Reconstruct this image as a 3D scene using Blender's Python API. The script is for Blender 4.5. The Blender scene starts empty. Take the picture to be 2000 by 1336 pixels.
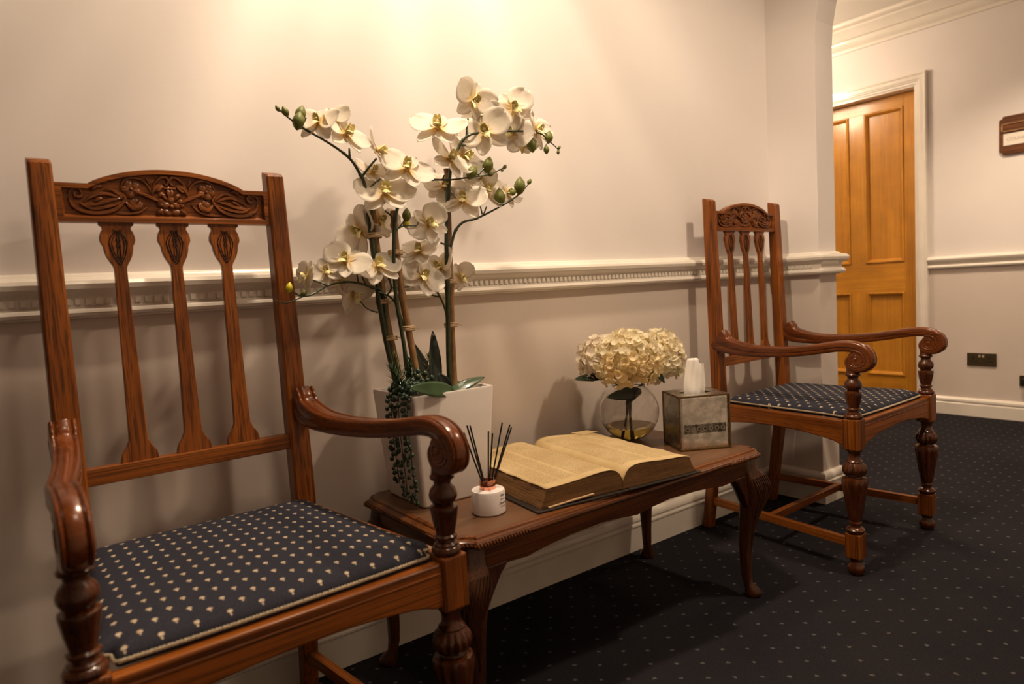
import bpy, bmesh, math, random
from mathutils import Vector, Matrix, Euler, noise
PI = math.pi
random.seed(7)
scene = bpy.context.scene
COL = scene.collection

# ------------------------------------------------------------------ camera
YAW, PITCH, ROLL, FPX = 0.6459, 0.0775, -0.0556, 1333.5
CAM = Vector((0.0, -1.5554, 0.8897))
_f = Vector((math.sin(YAW), math.cos(YAW), 0)); _r = Vector((math.cos(YAW), -math.sin(YAW), 0)); _u = Vector((0, 0, 1))
f2 = _f*math.cos(PITCH) - _u*math.sin(PITCH); u2 = _u*math.cos(PITCH) + _f*math.sin(PITCH)
r3 = _r*math.cos(ROLL) + u2*math.sin(ROLL); u3 = u2*math.cos(ROLL) - _r*math.sin(ROLL)
cd = bpy.data.cameras.new('camera'); cam = bpy.data.objects.new('camera', cd); COL.objects.link(cam)
cam.matrix_world = Matrix(((r3.x, u3.x, -f2.x, CAM.x), (r3.y, u3.y, -f2.y, CAM.y), (r3.z, u3.z, -f2.z, CAM.z), (0, 0, 0, 1)))
cd.sensor_width = 36; cd.lens = FPX*36/2000; cd.clip_start = .02
cd.dof.use_dof = True; cd.dof.focus_distance = 1.75; cd.dof.aperture_fstop = 3.5
scene.camera = cam

def at(u, v, Y):
    """a point seen in the photograph at (u, v), standing at depth plane y = Y"""
    d = f2 + r3*((u-1000)/FPX) - u3*((v-668)/FPX)
    t = (Y-CAM.y)/d.y
    return CAM + d*t

# ------------------------------------------------------------------ light
w = bpy.data.worlds.new('world'); scene.world = w; w.use_nodes = True
w.node_tree.nodes['Background'].inputs[0].default_value = (1, .8, .62, 1)
w.node_tree.nodes['Background'].inputs[1].default_value = .05
WARM = (1, .78, .555)
def spot(name, loc, tgt, power, size, blend=.8, rad=.07, col=WARM):
    l = bpy.data.lights.new(name, 'SPOT'); l.energy = power; l.spot_size = math.radians(size); l.spot_blend = blend
    l.shadow_soft_size = rad; l.color = col
    o = bpy.data.objects.new(name, l); COL.objects.link(o); o.location = loc
    o.rotation_euler = (Vector(tgt)-Vector(loc)).to_track_quat('-Z', 'Y').to_euler()
    return o
LAMPS = [('wall', (.84, -.42, 2.40), (.90, -.05, .4), 100, 156), ('corner', (2.0, -1.2, 2.40), (1.8, -.4, 0), 76, 140),
         ('near', (.50, -1.25, 2.40), (.6, -.3, .6), 26, 140), ('hall', (3.72, -.50, 2.40), (3.85, -.45, 0), 110, 112),]
for n, loc, tgt, p, s in LAMPS:
    spot('downlight_lamp', loc, tgt, p, s, rad=.16 if n in ('near', 'rear') else .06)
    if n == 'wall':                                                 # the reflector of this lamp throws uneven rays
        lt = bpy.data.lights[-1] if False else [o for o in COL.objects if o.type == 'LIGHT'][-1].data
        lt.use_nodes = True; nt = lt.node_tree; em = nt.nodes['Emission']
        tc = nt.nodes.new('ShaderNodeTexCoord'); sp = nt.nodes.new('ShaderNodeSeparateXYZ'); nt.links.new(tc.outputs['Normal'], sp.inputs[0])
        dv = nt.nodes.new('ShaderNodeMath'); dv.operation = 'ARCTAN2'; nt.links.new(sp.outputs['X'], dv.inputs[0]); nt.links.new(sp.outputs['Z'], dv.inputs[1])
        ns = nt.nodes.new('ShaderNodeTexNoise'); ns.noise_dimensions = '1D'; ns.inputs['Scale'].default_value = 3.4; ns.inputs['Detail'].default_value = 2.5
        nt.links.new(dv.outputs[0], ns.inputs['W'])
        mr = nt.nodes.new('ShaderNodeMapRange'); mr.inputs['From Min'].default_value = .3; mr.inputs['From Max'].default_value = .7
        mr.inputs['To Min'].default_value = .62; mr.inputs['To Max'].default_value = 1.35; nt.links.new(ns.outputs['Fac'], mr.inputs['Value']); nt.links.new(mr.outputs[0], em.inputs['Strength'])
PEND = (3.72, 1.15, 2.12)
pl = bpy.data.lights.new('pendant_lamp', 'POINT'); pl.energy = 140; pl.color = WARM; pl.shadow_soft_size = .11
po = bpy.data.objects.new('pendant_lamp', pl); COL.objects.link(po); po.location = PEND
scene.view_settings.view_transform = 'Standard'; scene.view_settings.look = 'None'
scene.view_settings.gamma = 1; scene.view_settings.use_curve_mapping = False
scene.view_settings.exposure = 0.0

# ------------------------------------------------------------------ materials
def nodes(name):
    m = bpy.data.materials.new(name); m.use_nodes = True
    nt = m.node_tree; b = nt.nodes['Principled BSDF']
    return m, nt, b
def N(nt, t, **k):
    n = nt.nodes.new(t)
    for a, v in k.items():
        if a.startswith('i_'): n.inputs[a[2:].replace('_', ' ')].default_value = v
        else: setattr(n, a, v)
    return n
def ramp(nt, fac, stops):
    r = nt.nodes.new('ShaderNodeValToRGB'); e = r.color_ramp.elements
    while len(e) < len(stops): e.new(.5)
    for i, (p, c) in enumerate(stops):
        e[i].position = p; e[i].color = c if len(c) == 4 else (*c, 1)
    nt.links.new(fac, r.inputs[0]); return r.outputs[0]
def coord(nt, scale=(1, 1, 1), rot=(0, 0, 0), loc=(0, 0, 0)):
    tc = nt.nodes.new('ShaderNodeTexCoord'); mp = nt.nodes.new('ShaderNodeMapping')
    mp.inputs['Scale'].default_value = scale; mp.inputs['Rotation'].default_value = rot; mp.inputs['Location'].default_value = loc
    nt.links.new(tc.outputs['Object'], mp.inputs[0]); return mp.outputs[0]
def noise_t(nt, vec, scale, detail=4, rough=.5):
    n = nt.nodes.new('ShaderNodeTexNoise'); n.inputs['Scale'].default_value = scale; n.inputs['Detail'].default_value = detail
    n.inputs['Roughness'].default_value = rough; nt.links.new(vec, n.inputs['Vector']); return n.outputs['Fac']
def bump(nt, b, h, strength, dist=.001):
    bp = nt.nodes.new('ShaderNodeBump'); bp.inputs['Strength'].default_value = strength; bp.inputs['Distance'].default_value = dist
    nt.links.new(h, bp.inputs['Height']); nt.links.new(bp.outputs[0], b.inputs['Normal'])
def mixc(nt, fac, a, b_, mode='MIX'):
    m = nt.nodes.new('ShaderNodeMix'); m.data_type = 'RGBA'; m.blend_type = mode
    for s, v in ((0, fac), (6, a), (7, b_)):
        if isinstance(v, (int, float)): m.inputs[s].default_value = v
        elif isinstance(v, tuple): m.inputs[s].default_value = v if len(v) == 4 else (*v, 1)
        else: nt.links.new(v, m.inputs[s])
    return m.outputs[2]
def mth(nt, op, a, b_=None):
    m = nt.nodes.new('ShaderNodeMath'); m.operation = op
    for i, v in enumerate((a, b_)):
        if v is None: continue
        if isinstance(v, (int, float)): m.inputs[i].default_value = v
        else: nt.links.new(v, m.inputs[i])
    return m.outputs[0]
def vm(nt, op, a, b_=None):
    m = nt.nodes.new('ShaderNodeVectorMath'); m.operation = op
    for i, v in enumerate((a, b_)):
        if v is None: continue
        if isinstance(v, tuple): m.inputs[i].default_value = v
        else: nt.links.new(v, m.inputs[i])
    return m.outputs['Value'] if op in ('LENGTH',) else m.outputs[0]

def wood(name, dark, mid, light, axis='z', rough=.32, pore=.75, coat=.25, fine=1.0, porec=.36):
    m, nt, b = nodes(name)
    long_, a = 1.4, 34.0
    sc = {'x': (long_, a, a), 'y': (a, long_, a), 'z': (a, a, long_)}[axis]
    v = coord(nt, sc)
    n1 = noise_t(nt, v, 1.3*fine, 5, .6)
    c = ramp(nt, n1, [(.28, dark), (.5, mid), (.74, light)])
    v2 = coord(nt, tuple(s*7.5 if s > 5 else s*1.7 for s in sc))
    n2 = noise_t(nt, v2, 1.6*fine, 2, .5)
    p = ramp(nt, n2, [(.40, (0, 0, 0)), (.50, (1, 1, 1))])
    k = mixc(nt, p, tuple(x*(1-pore) for x in mid), (1, 1, 1))
    col = mixc(nt, .85, c, mixc(nt, p, tuple(porec for _ in range(3)), (1, 1, 1)), 'MULTIPLY')
    n3 = noise_t(nt, coord(nt, (1, 1, 1)), 9, 3)
    col = mixc(nt, .5, col, ramp(nt, n3, [(.3, (.72, .68, .62)), (.7, (1.15, 1.1, 1.05))]), 'MULTIPLY')
    nt.links.new(col, b.inputs['Base Color']); b.inputs['Roughness'].default_value = rough
    b.inputs['Coat Weight'].default_value = coat; b.inputs['Coat Roughness'].default_value = .18; b.inputs['Specular IOR Level'].default_value = .3
    bump(nt, b, n2, .25, .0006)
    return m
OD, OM, OL = (.10, .026, .003), (.25, .070, .008), (.35, .108, .014)
oak = {a: wood('chair_oak_'+a, OD, OM, OL, a, coat=.12, rough=.38) for a in 'xyz'}
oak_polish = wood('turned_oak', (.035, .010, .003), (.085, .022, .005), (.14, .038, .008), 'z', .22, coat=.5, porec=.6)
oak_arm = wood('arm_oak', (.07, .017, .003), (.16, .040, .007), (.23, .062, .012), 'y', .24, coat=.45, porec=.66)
oak_carve = wood('carved_oak', (.09, .026, .006), (.20, .060, .012), (.28, .09, .018), 'x', .30, coat=.2)
groove = wood('stained_groove', (.012, .004, .002), (.03, .009, .003), (.05, .015, .005), 'z', .5, coat=0)
mahog = {a: wood('mahogany_'+a, (.075, .021, .005), (.145, .045, .010), (.22, .075, .017), a, .3, fine=.8, pore=.4) for a in 'xyz'}
mahog_top = wood('mahogany_top', (.100, .050, .026), (.130, .064, .033), (.160, .080, .042), 'x', .40, pore=.3, coat=.12, fine=.6, porec=.86)
mahog_leg = wood('leg_mahogany', (.035, .011, .004), (.075, .023, .007), (.12, .038, .011), 'z', .3, pore=.4)
mahog_dark = wood('carved_mahogany', (.03, .011, .005), (.07, .024, .010), (.11, .04, .016), 'z', .3)
doorw = {a: wood('golden_oak_'+a, (.50, .205, .016), (.58, .25, .020), (.66, .30, .030), a, .30, pore=.0, coat=.4, fine=.9, porec=.78) for a in 'yz'}
plaque_w = wood('plaque_wood', (.08, .025, .006), (.15, .05, .012), (.2, .07, .02), 'y', .4)

def plain(name, col, rough=.5, metal=0, noise_amt=0, nscale=30, bmp=0, bscale=200, coat=0, trans=0, sss=0, spec=.5, lum=None):
    m, nt, b = nodes(name)
    b.inputs['Base Color'].default_value = (*col, 1); b.inputs['Roughness'].default_value = rough
    b.inputs['Metallic'].default_value = metal; b.inputs['Coat Weight'].default_value = coat
    b.inputs['Specular IOR Level'].default_value = spec
    if trans: b.inputs['Transmission Weight'].default_value = trans
    if sss:
        b.inputs['Subsurface Weight'].default_value = sss; b.inputs['Subsurface Radius'].default_value = (.02, .015, .008); b.inputs['Subsurface Scale'].default_value = .3
    if noise_amt:
        n = noise_t(nt, coord(nt), nscale, 4)
        lo = tuple(c*(1-noise_amt) for c in col); hi = tuple(min(1, c*(1+noise_amt)) for c in col)
        nt.links.new(ramp(nt, n, [(.3, lo), (.7, hi)]), b.inputs['Base Color'])
    if bmp:
        bump(nt, b, noise_t(nt, coord(nt), bscale, 3), bmp, .001)
    return m
paint_up = None
def wall_paint():
    m, nt, b = nodes('wall_paint')
    tc = nt.nodes.new('ShaderNodeTexCoord'); sp = nt.nodes.new('ShaderNodeSeparateXYZ'); nt.links.new(tc.outputs['Object'], sp.inputs[0])
    below = mth(nt, 'LESS_THAN', sp.outputs['Z'], .92)
    c = mixc(nt, below, (.78, .725, .70), (.66, .575, .515))
    n = noise_t(nt, coord(nt), 3, 4)
    c = mixc(nt, .5, c, ramp(nt, n, [(.3, (.94, .94, .94)), (.7, (1.04, 1.04, 1.04))]), 'MULTIPLY')
    nt.links.new(c, b.inputs['Base Color']); b.inputs['Roughness'].default_value = .62; b.inputs['Specular IOR Level'].default_value = .3
    bump(nt, b, noise_t(nt, coord(nt), 260, 4, .7), .12, .001)
    return m
wallm = wall_paint()
ceilm = plain('ceiling_paint', (.78, .74, .68), .8, noise_amt=.03, nscale=4)
trimm = plain('gloss_trim_paint', (.80, .74, .66), .22, noise_amt=.03, nscale=12, bmp=.06, bscale=40, coat=.3)

def carpet():
    m, nt, b = nodes('navy_carpet')
    base = noise_t(nt, coord(nt), 330, 3, .8)
    big = noise_t(nt, coord(nt), 2.2, 3)
    c = ramp(nt, base, [(.25, (.0105, .0097, .0115)), (.75, (.040, .0375, .044))])
    c = mixc(nt, .7, c, ramp(nt, big, [(.3, (.75, .75, .78)), (.7, (1.2, 1.15, 1.1))]), 'MULTIPLY')
    v = coord(nt, (1/.0592,)*3, (0, 0, math.radians(41)), (.31, .22, 0))
    jit = nt.nodes.new('ShaderNodeTexNoise'); jit.inputs['Scale'].default_value = 260; nt.links.new(coord(nt), jit.inputs['Vector'])
    off = vm(nt, 'MULTIPLY', vm(nt, 'SUBTRACT', jit.outputs['Color'], (.5, .5, .5)), (.22, .22, 0))
    v = vm(nt, 'ADD', v, off)
    fr = vm(nt, 'MULTIPLY', vm(nt, 'SUBTRACT', vm(nt, 'FRACTION', v), (.5, .5, .5)), (1, 1.15, 0))
    d = vm(nt, 'LENGTH', fr)
    dot = ramp(nt, d, [(.055, (1, 1, 1)), (.095, (0, 0, 0))])
    c = mixc(nt, dot, c, (.125, .115, .112))
    nt.links.new(c, b.inputs['Base Color']); b.inputs['Roughness'].default_value = .95; b.inputs['Specular IOR Level'].default_value = .02
    b.inputs['Sheen Weight'].default_value = 0
    bump(nt, b, base, .8, .004)
    return m
carpetm = carpet()

def seat_fabric():
    m, nt, b = nodes('navy_motif_fabric')
    weave = noise_t(nt, coord(nt, (1, 1, 1)), 900, 2, .6)
    base = ramp(nt, weave, [(.3, (.015, .0155, .022)), (.7, (.052, .0525, .070))])
    def dots(ox, oy):
        v = coord(nt, (1/.0426, 1/.0348, 1), (0, 0, 0), (ox, oy, 0))
        fr = vm(nt, 'MULTIPLY', vm(nt, 'SUBTRACT', vm(nt, 'FRACTION', v), (.5, .5, .5)), (.0426, .0348, 0))
        body = vm(nt, 'LENGTH', vm(nt, 'MULTIPLY', vm(nt, 'SUBTRACT', fr, (0, .0010, 0)), (1/.0040, 1/.0034, 0)))
        tail = vm(nt, 'LENGTH', vm(nt, 'MULTIPLY', vm(nt, 'ADD', fr, (0, .0042, 0)), (1/.0016, 1/.0018, 0)))
        return mth(nt, 'MINIMUM', body, tail)
    d = mth(nt, 'MINIMUM', dots(.5, 0), dots(1.0, .5))
    rag = noise_t(nt, coord(nt), 700, 2)
    d = mth(nt, 'ADD', d, mth(nt, 'MULTIPLY', mth(nt, 'SUBTRACT', rag, .5), .9))
    k = ramp(nt, d, [(.85, (1, 1, 1)), (1.05, (0, 0, 0))])
    thread = ramp(nt, noise_t(nt, coord(nt), 520, 2), [(.35, (.36, .24, .15)), (.6, (.66, .56, .42))])
    c = mixc(nt, k, base, thread)
    nt.links.new(c, b.inputs['Base Color']); b.inputs['Roughness'].default_value = .85; b.inputs['Specular IOR Level'].default_value = .05
    bump(nt, b, weave, .5, .0008)
    return m
fabric = seat_fabric()
cordm = plain('braid_cord', (.42, .34, .23), .6, noise_amt=.25, nscale=300)
petalm = plain('orchid_petal', (.83, .76, .66), .55, noise_amt=.06, nscale=60, sss=.25)
lipm = plain('orchid_lip', (.93, .76, .38), .5, noise_amt=.22, nscale=220)
def petal_mat():
    m, nt, b = nodes('orchid_petal_silk')
    sp = nt.nodes.new('ShaderNodeSeparateXYZ'); tc = nt.nodes.new('ShaderNodeTexCoord'); nt.links.new(tc.outputs['Object'], sp.inputs[0])
    c = ramp(nt, mth(nt, 'MULTIPLY', sp.outputs['Z'], 20), [(.06, (.88, .70, .34)), (.28, (.90, .84, .74)), (.9, (.90, .86, .79))])
    vein = noise_t(nt, coord(nt, (420, 420, 30)), 1, 2)
    c = mixc(nt, .5, c, ramp(nt, vein, [(.35, (.9, .88, .86)), (.65, (1, 1, 1))]), 'MULTIPLY')
    nt.links.new(c, b.inputs['Base Color']); b.inputs['Roughness'].default_value = .55
    tr = nt.nodes.new('ShaderNodeBsdfTranslucent'); nt.links.new(c, tr.inputs[0])
    mx = nt.nodes.new('ShaderNodeMixShader'); mx.inputs[0].default_value = .45
    nt.links.new(b.outputs[0], mx.inputs[1]); nt.links.new(tr.outputs[0], mx.inputs[2]); nt.links.new(mx.outputs[0], nt.nodes['Material Output'].inputs[0])
    bump(nt, b, vein, .2, .0006)
    return m
petalm = petal_mat()
def soften(m, col):
    nt = m.node_tree; b = nt.nodes['Principled BSDF']; out = nt.nodes['Material Output']
    tr = nt.nodes.new('ShaderNodeBsdfTranslucent'); tr.inputs[0].default_value = (*col, 1)
    mx = nt.nodes.new('ShaderNodeMixShader'); mx.inputs[0].default_value = .40
    nt.links.new(b.outputs[0], mx.inputs[1]); nt.links.new(tr.outputs[0], mx.inputs[2]); nt.links.new(mx.outputs[0], out.inputs[0])
    return m
budm = plain('bud_green', (.13, .145, .018), .5, noise_amt=.3, nscale=90)
budy = plain('bud_yellow', (.62, .55, .02), .45)
stemm = plain('orchid_stem', (.026, .040, .012), .35, noise_amt=.4, nscale=80, coat=.2)
canem = plain('bamboo_cane', (.30, .16, .06), .55, noise_amt=.3, nscale=40)
raffia = plain('raffia', (.52, .36, .20), .7, noise_amt=.3, nscale=200)
leafm = plain('waxy_leaf', (.025, .062, .018), .35, noise_amt=.35, nscale=30, coat=.25)
leafd = plain('dark_leaf', (.010, .018, .010), .4, noise_amt=.3, nscale=30)
pearlm = plain('pearl_bead', (.016, .042, .022), .35, noise_amt=.35, nscale=90, coat=.2)
sprigm = plain('sprig', (.12, .12, .035), .6, noise_amt=.4, nscale=90)
potm = plain('white_ceramic', (.74, .68, .64), .38, noise_amt=.03, nscale=20, bmp=.05, bscale=60)
soilm = plain('potting_moss', (.05, .035, .02), .95, noise_amt=.5, nscale=80, bmp=.8, bscale=120)
hydm = {'cream': plain('hydrangea_cream', (.92, .84, .64), .6, noise_amt=.10, nscale=60, sss=.2, spec=.08),
        'gold': plain('hydrangea_gold', (.90, .76, .48), .6, noise_amt=.12, nscale=60, sss=.2, spec=.08),
        'pale': plain('hydrangea_pale', (.88, .80, .68), .6, noise_amt=.08, nscale=60, sss=.2, spec=.08)}
for k_, c_ in (('cream', (.92, .84, .64)), ('gold', (.90, .76, .48)), ('pale', (.88, .80, .68))): soften(hydm[k_], c_)
blackm = plain('black_reed', (.006, .006, .006), .45)
diffm = plain('stone_white', (.78, .72, .70), .65, noise_amt=.05, nscale=400, bmp=.25, bscale=500)
copper = plain('copper_collar', (.80, .36, .24), .16, metal=1)
inkm = plain('label_ink', (.10, .06, .05), .6)
inkf = plain('faded_ink', (.42, .33, .27), .6)
whitep = plain('card', (.80, .73, .64), .5)
tissuem = plain('tissue_paper', (.93, .88, .82), .8, sss=.1, bmp=.15, bscale=90)
brass = plain('antique_brass', (.20, .13, .06), .35, metal=1, noise_amt=.3, nscale=80)
sockm = plain('bronze_socket', (.10, .075, .04), .35, metal=.8, noise_amt=.25, nscale=120)
holem = plain('black_plastic', (.008, .007, .006), .4)
leatherm = plain('book_leather', (.018, .011, .007), .5, noise_amt=.5, nscale=40, bmp=.4, bscale=90)
paperstrip = plain('loose_page', (.62, .42, .24), .7)
lamp_metal = plain('lamp_ring', (.75, .72, .68), .3, metal=.6)
def glassm(name, col, ior=1.45, rough=0.0):
    m, nt, b = nodes(name)
    b.inputs['Base Color'].default_value = (*col, 1); b.inputs['Transmission Weight'].default_value = 1
    b.inputs['Roughness'].default_value = rough; b.inputs['IOR'].default_value = ior
    return m
glass = glassm('clear_glass', (.97, .96, .95), 1.45)
water = glassm('amber_water', (.80, .62, .16), 1.33)
def emis(name, col, s):
    m, nt, b = nodes(name); b.inputs['Emission Color'].default_value = (*col, 1); b.inputs['Emission Strength'].default_value = s
    b.inputs['Base Color'].default_value = (.8, .7, .6, 1); return m
bulbm = emis('lit_lens', WARM, 12)
def mirror():
    m, nt, b = nodes('antique_mirror')
    n = noise_t(nt, coord(nt), 28, 6, .65)
    nt.links.new(ramp(nt, n, [(.35, (.45, .44, .38)), (.6, (.74, .71, .65))]), b.inputs['Base Color'])
    b.inputs['Metallic'].default_value = 1
    nt.links.new(ramp(nt, n, [(.3, (.38,)*3), (.7, (.16,)*3)]), b.inputs['Roughness'])
    return m
mirrorm = mirror()
def band():  # dark mottled band patterned with paler rings, coloured onto the front mirror panel
    m, nt, b = nodes('ring_band')
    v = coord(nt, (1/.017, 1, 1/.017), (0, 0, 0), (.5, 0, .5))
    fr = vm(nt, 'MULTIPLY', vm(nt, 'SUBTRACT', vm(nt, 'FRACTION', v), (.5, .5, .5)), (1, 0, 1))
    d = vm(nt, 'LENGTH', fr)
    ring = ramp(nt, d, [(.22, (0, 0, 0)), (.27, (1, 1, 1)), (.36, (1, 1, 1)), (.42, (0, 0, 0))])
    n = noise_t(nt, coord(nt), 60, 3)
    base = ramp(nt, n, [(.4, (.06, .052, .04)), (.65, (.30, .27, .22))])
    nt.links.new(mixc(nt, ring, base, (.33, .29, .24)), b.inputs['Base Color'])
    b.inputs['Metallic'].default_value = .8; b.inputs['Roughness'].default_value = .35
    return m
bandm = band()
def page_text():
    m, nt, b = nodes('printed_page')
    # fine lines of small type set in columns, running across the page
    tc = nt.nodes.new('ShaderNodeTexCoord'); sp = nt.nodes.new('ShaderNodeSeparateXYZ'); nt.links.new(tc.outputs['Object'], sp.inputs[0])
    X, Y = sp.outputs['X'], sp.outputs['Y']
    line = mth(nt, 'FRACT', mth(nt, 'MULTIPLY', Y, 1/.0042))
    on = mth(nt, 'LESS_THAN', line, .58)
    words = noise_t(nt, coord(nt, (330, 0, 0)), 1, 3, .7)
    jn = nt.nodes.new('ShaderNodeTexNoise'); jn.inputs['Scale'].default_value = 1; nt.links.new(coord(nt, (420, 238, 0)), jn.inputs['Vector']); 
    ink = mth(nt, 'GREATER_THAN', jn.outputs['Fac'], .44)
    ax = mth(nt, 'ABSOLUTE', X)
    colm = mth(nt, 'MULTIPLY', mth(nt, 'GREATER_THAN', ax, .022), mth(nt, 'LESS_THAN', ax, .196))
    gut = mth(nt, 'GREATER_THAN', mth(nt, 'ABSOLUTE', mth(nt, 'SUBTRACT', ax, .108)), .0035)
    gut2 = mth(nt, 'GREATER_THAN', mth(nt, 'ABSOLUTE', mth(nt, 'SUBTRACT', ax, .150)), .002)
    ym = mth(nt, 'LESS_THAN', mth(nt, 'ABSOLUTE', Y), .165)
    k = mth(nt, 'MULTIPLY', mth(nt, 'MULTIPLY', on, ink), mth(nt, 'MULTIPLY', mth(nt, 'MULTIPLY', colm, mth(nt, 'MULTIPLY', gut, gut2)), ym))
    n = noise_t(nt, coord(nt), 14, 5)
    page = ramp(nt, n, [(.3, (.50, .36, .17)), (.7, (.62, .47, .25))])
    c = mixc(nt, mth(nt, 'MULTIPLY', k, .5), page, (.14, .085, .04))
    nt.links.new(c, b.inputs['Base Color']); b.inputs['Roughness'].default_value = .8
    return m
textm = page_text()
def page_edge():
    m, nt, b = nodes('page_edge')
    v = coord(nt, (6, 6, 900))
    n = noise_t(nt, v, 1, 4, .7)
    n2 = noise_t(nt, coord(nt, (8, 8, 60)), 1, 4)
    c = mixc(nt, .8, ramp(nt, n, [(.35, (.07, .032, .009)), (.65, (.26, .13, .038))]), ramp(nt, n2, [(.3, (.6, .52, .42)), (.7, (1.2, 1.15, 1.1))]), 'MULTIPLY')
    nt.links.new(c, b.inputs['Base Color']); b.inputs['Roughness'].default_value = .8
    bump(nt, b, n, .5, .001)
    return m
edgem = page_edge()

# ------------------------------------------------------------------ mesh helpers
class MB:
    def __init__(s): s.v = []; s.f = []
    def add(s, vs, fs):
        o = len(s.v); s.v += [tuple(v) for v in vs]; s.f += [tuple(i+o for i in f) for f in fs]; return s
    def box(s, x0, x1, y0, y1, z0, z1):
        v = [(x, y, z) for z in (z0, z1) for y in (y0, y1) for x in (x0, x1)]
        return s.add(v, [(0, 2, 3, 1), (4, 5, 7, 6), (0, 1, 5, 4), (2, 6, 7, 3), (0, 4, 6, 2), (1, 3, 7, 5)])
    def loft(s, secs, closed=True, cap=True, loop=False):
        n = len(secs[0]); vs = [p for q in secs for p in q]; fs = []
        m = len(secs)
        for i in range(m if loop else m-1):
            for j in range(n if closed else n-1):
                a = i*n+j; b = i*n+(j+1) % n; c = ((i+1) % m)*n+(j+1) % n; d = ((i+1) % m)*n+j
                fs.append((a, b, c, d))
        if cap and not loop:
            fs.append(tuple(range(n))[::-1]); fs.append(tuple((m-1)*n+j for j in range(n)))
        return s.add(vs, fs)
    def lathe(s, prof, c=(0, 0), n=32, mod=None):
        secs = []
        for e in prof:
            r, z = e[0], e[1]; md = e[2] if len(e) > 2 else 0; k = e[3] if len(e) > 3 else 12
            q = []
            for j in range(n):
                a = 2*PI*j/n; rr = r*(1+md*(abs(math.cos(k*a/2))-.6)) if md else r
                q.append((c[0]+rr*math.cos(a), c[1]+rr*math.sin(a), z))
            secs.append(q)
        return s.loft(secs)
    def tube(s, pts, rad, n=8, flat=1.0, cap=True):
        pts = [Vector(p) for p in pts]; secs = []
        up = Vector((0, 0, 1)); prev = None
        for i, p in enumerate(pts):
            t = (pts[min(i+1, len(pts)-1)]-pts[max(i-1, 0)])
            t = t.normalized() if t.length > 1e-9 else Vector((0, 0, 1))
            if prev is None:
                a = t.cross(up if abs(t.z) < .95 else Vector((1, 0, 0))).normalized()
            else:
                a = (prev - t*prev.dot(t)).normalized()
            prev = a; b = t.cross(a)
            r = rad[i] if isinstance(rad, (list, tuple)) else rad
            secs.append([p + a*(r*math.cos(2*PI*j/n)) + b*(r*flat*math.sin(2*PI*j/n)) for j in range(n)])
        return s.loft(secs, cap=cap)
    def ell(s, c, r, rot=None, nu=10, nv=6):
        c = Vector(c); secs = []
        M = rot.to_matrix() if rot is not None and hasattr(rot, 'to_matrix') else rot
        for i in range(nv+1):
            a = -PI/2 + PI*i/nv; rr = max(math.cos(a), .03)
            q = []
            for j in range(nu):
                b = 2*PI*j/nu; p = Vector((r[0]*rr*math.cos(b), r[1]*rr*math.sin(b), r[2]*math.sin(a)))
                if M is not None: p = M @ p
                q.append(c+p)
            secs.append(q)
        return s.loft(secs)
    def prism(s, outline, a0, a1, axis='y'):
        """outline 2-D extruded along axis from a0 to a1"""
        def P(p, a): return {'y': (p[0], a, p[1]), 'x': (a, p[0], p[1]), 'z': (p[0], p[1], a)}[axis]
        return s.loft([[P(p, a0) for p in outline], [P(p, a1) for p in outline]])
    def build(s, name, mat, parent=None, smooth=35, bevel=0, kind=None, segs=2, solid=0, subsurf=0):
        me = bpy.data.meshes.new(name); me.from_pydata(s.v, [], s.f); me.validate(verbose=False)
        bm = bmesh.new(); bm.from_mesh(me); bmesh.ops.recalc_face_normals(bm, faces=bm.faces); bm.to_mesh(me); bm.free()
        if smooth:
            me.polygons.foreach_set('use_smooth', [True]*len(me.polygons))
            if smooth < 180: me.set_sharp_from_angle(angle=math.radians(smooth))
        me.materials.append(mat); me.update()
        o = bpy.data.objects.new(name, me); COL.objects.link(o)
        if parent is not None: o.parent = parent
        if solid:
            md = o.modifiers.new('thick', 'SOLIDIFY'); md.thickness = solid; md.offset = 0
        if subsurf:
            md = o.modifiers.new('sub', 'SUBSURF'); md.levels = md.render_levels = subsurf
        if bevel:
            md = o.modifiers.new('bevel', 'BEVEL'); md.width = bevel; md.segments = segs; md.limit_method = 'ANGLE'; md.angle_limit = math.radians(40)
            md.harden_normals = False
        if kind: o['kind'] = kind
        return o
def thing(name, label, cat, loc=(0, 0, 0), rz=0, group=None):
    o = bpy.data.objects.new(name, None); COL.objects.link(o); o.location = loc; o.rotation_euler = (0, 0, rz); o.empty_display_size = .05
    o['label'] = label; o['category'] = cat
    if group: o['group'] = group
    return o
def tag(o, label, cat, group=None):
    o['label'] = label; o['category'] = cat
    if group: o['group'] = group
    return o
def dup(o, parent=None, mat=None):
    c = o.copy(); COL.objects.link(c); c.parent = parent
    return c
def sweep(name, path, prof, mat, left=True, kind='structure', closed=False):
    """profile (offset from wall, z) swept along a wall path with mitred corners; the room lies to the right of the path"""
    P = [Vector(p) for p in path]; secs = []
    sg = -1 if left else 1
    for i, p in enumerate(P):
        d0 = (P[i]-P[i-1]).normalized() if i > 0 else None
        d1 = (P[i+1]-P[i]).normalized() if i < len(P)-1 else None
        n0 = Vector((d0.y, -d0.x)) if d0 else None; n1 = Vector((d1.y, -d1.x)) if d1 else None
        if n0 is None: n = n1
        elif n1 is None: n = n0
        else: n = (n0+n1)/(1+n0.dot(n1))
        secs.append([(p.x+n.x*o_, p.y+n.y*o_, z) for o_, z in prof])
    m = MB().loft(secs)
    o = m.build(name, mat, smooth=30)
    if kind: o['kind'] = kind
    return o

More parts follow.
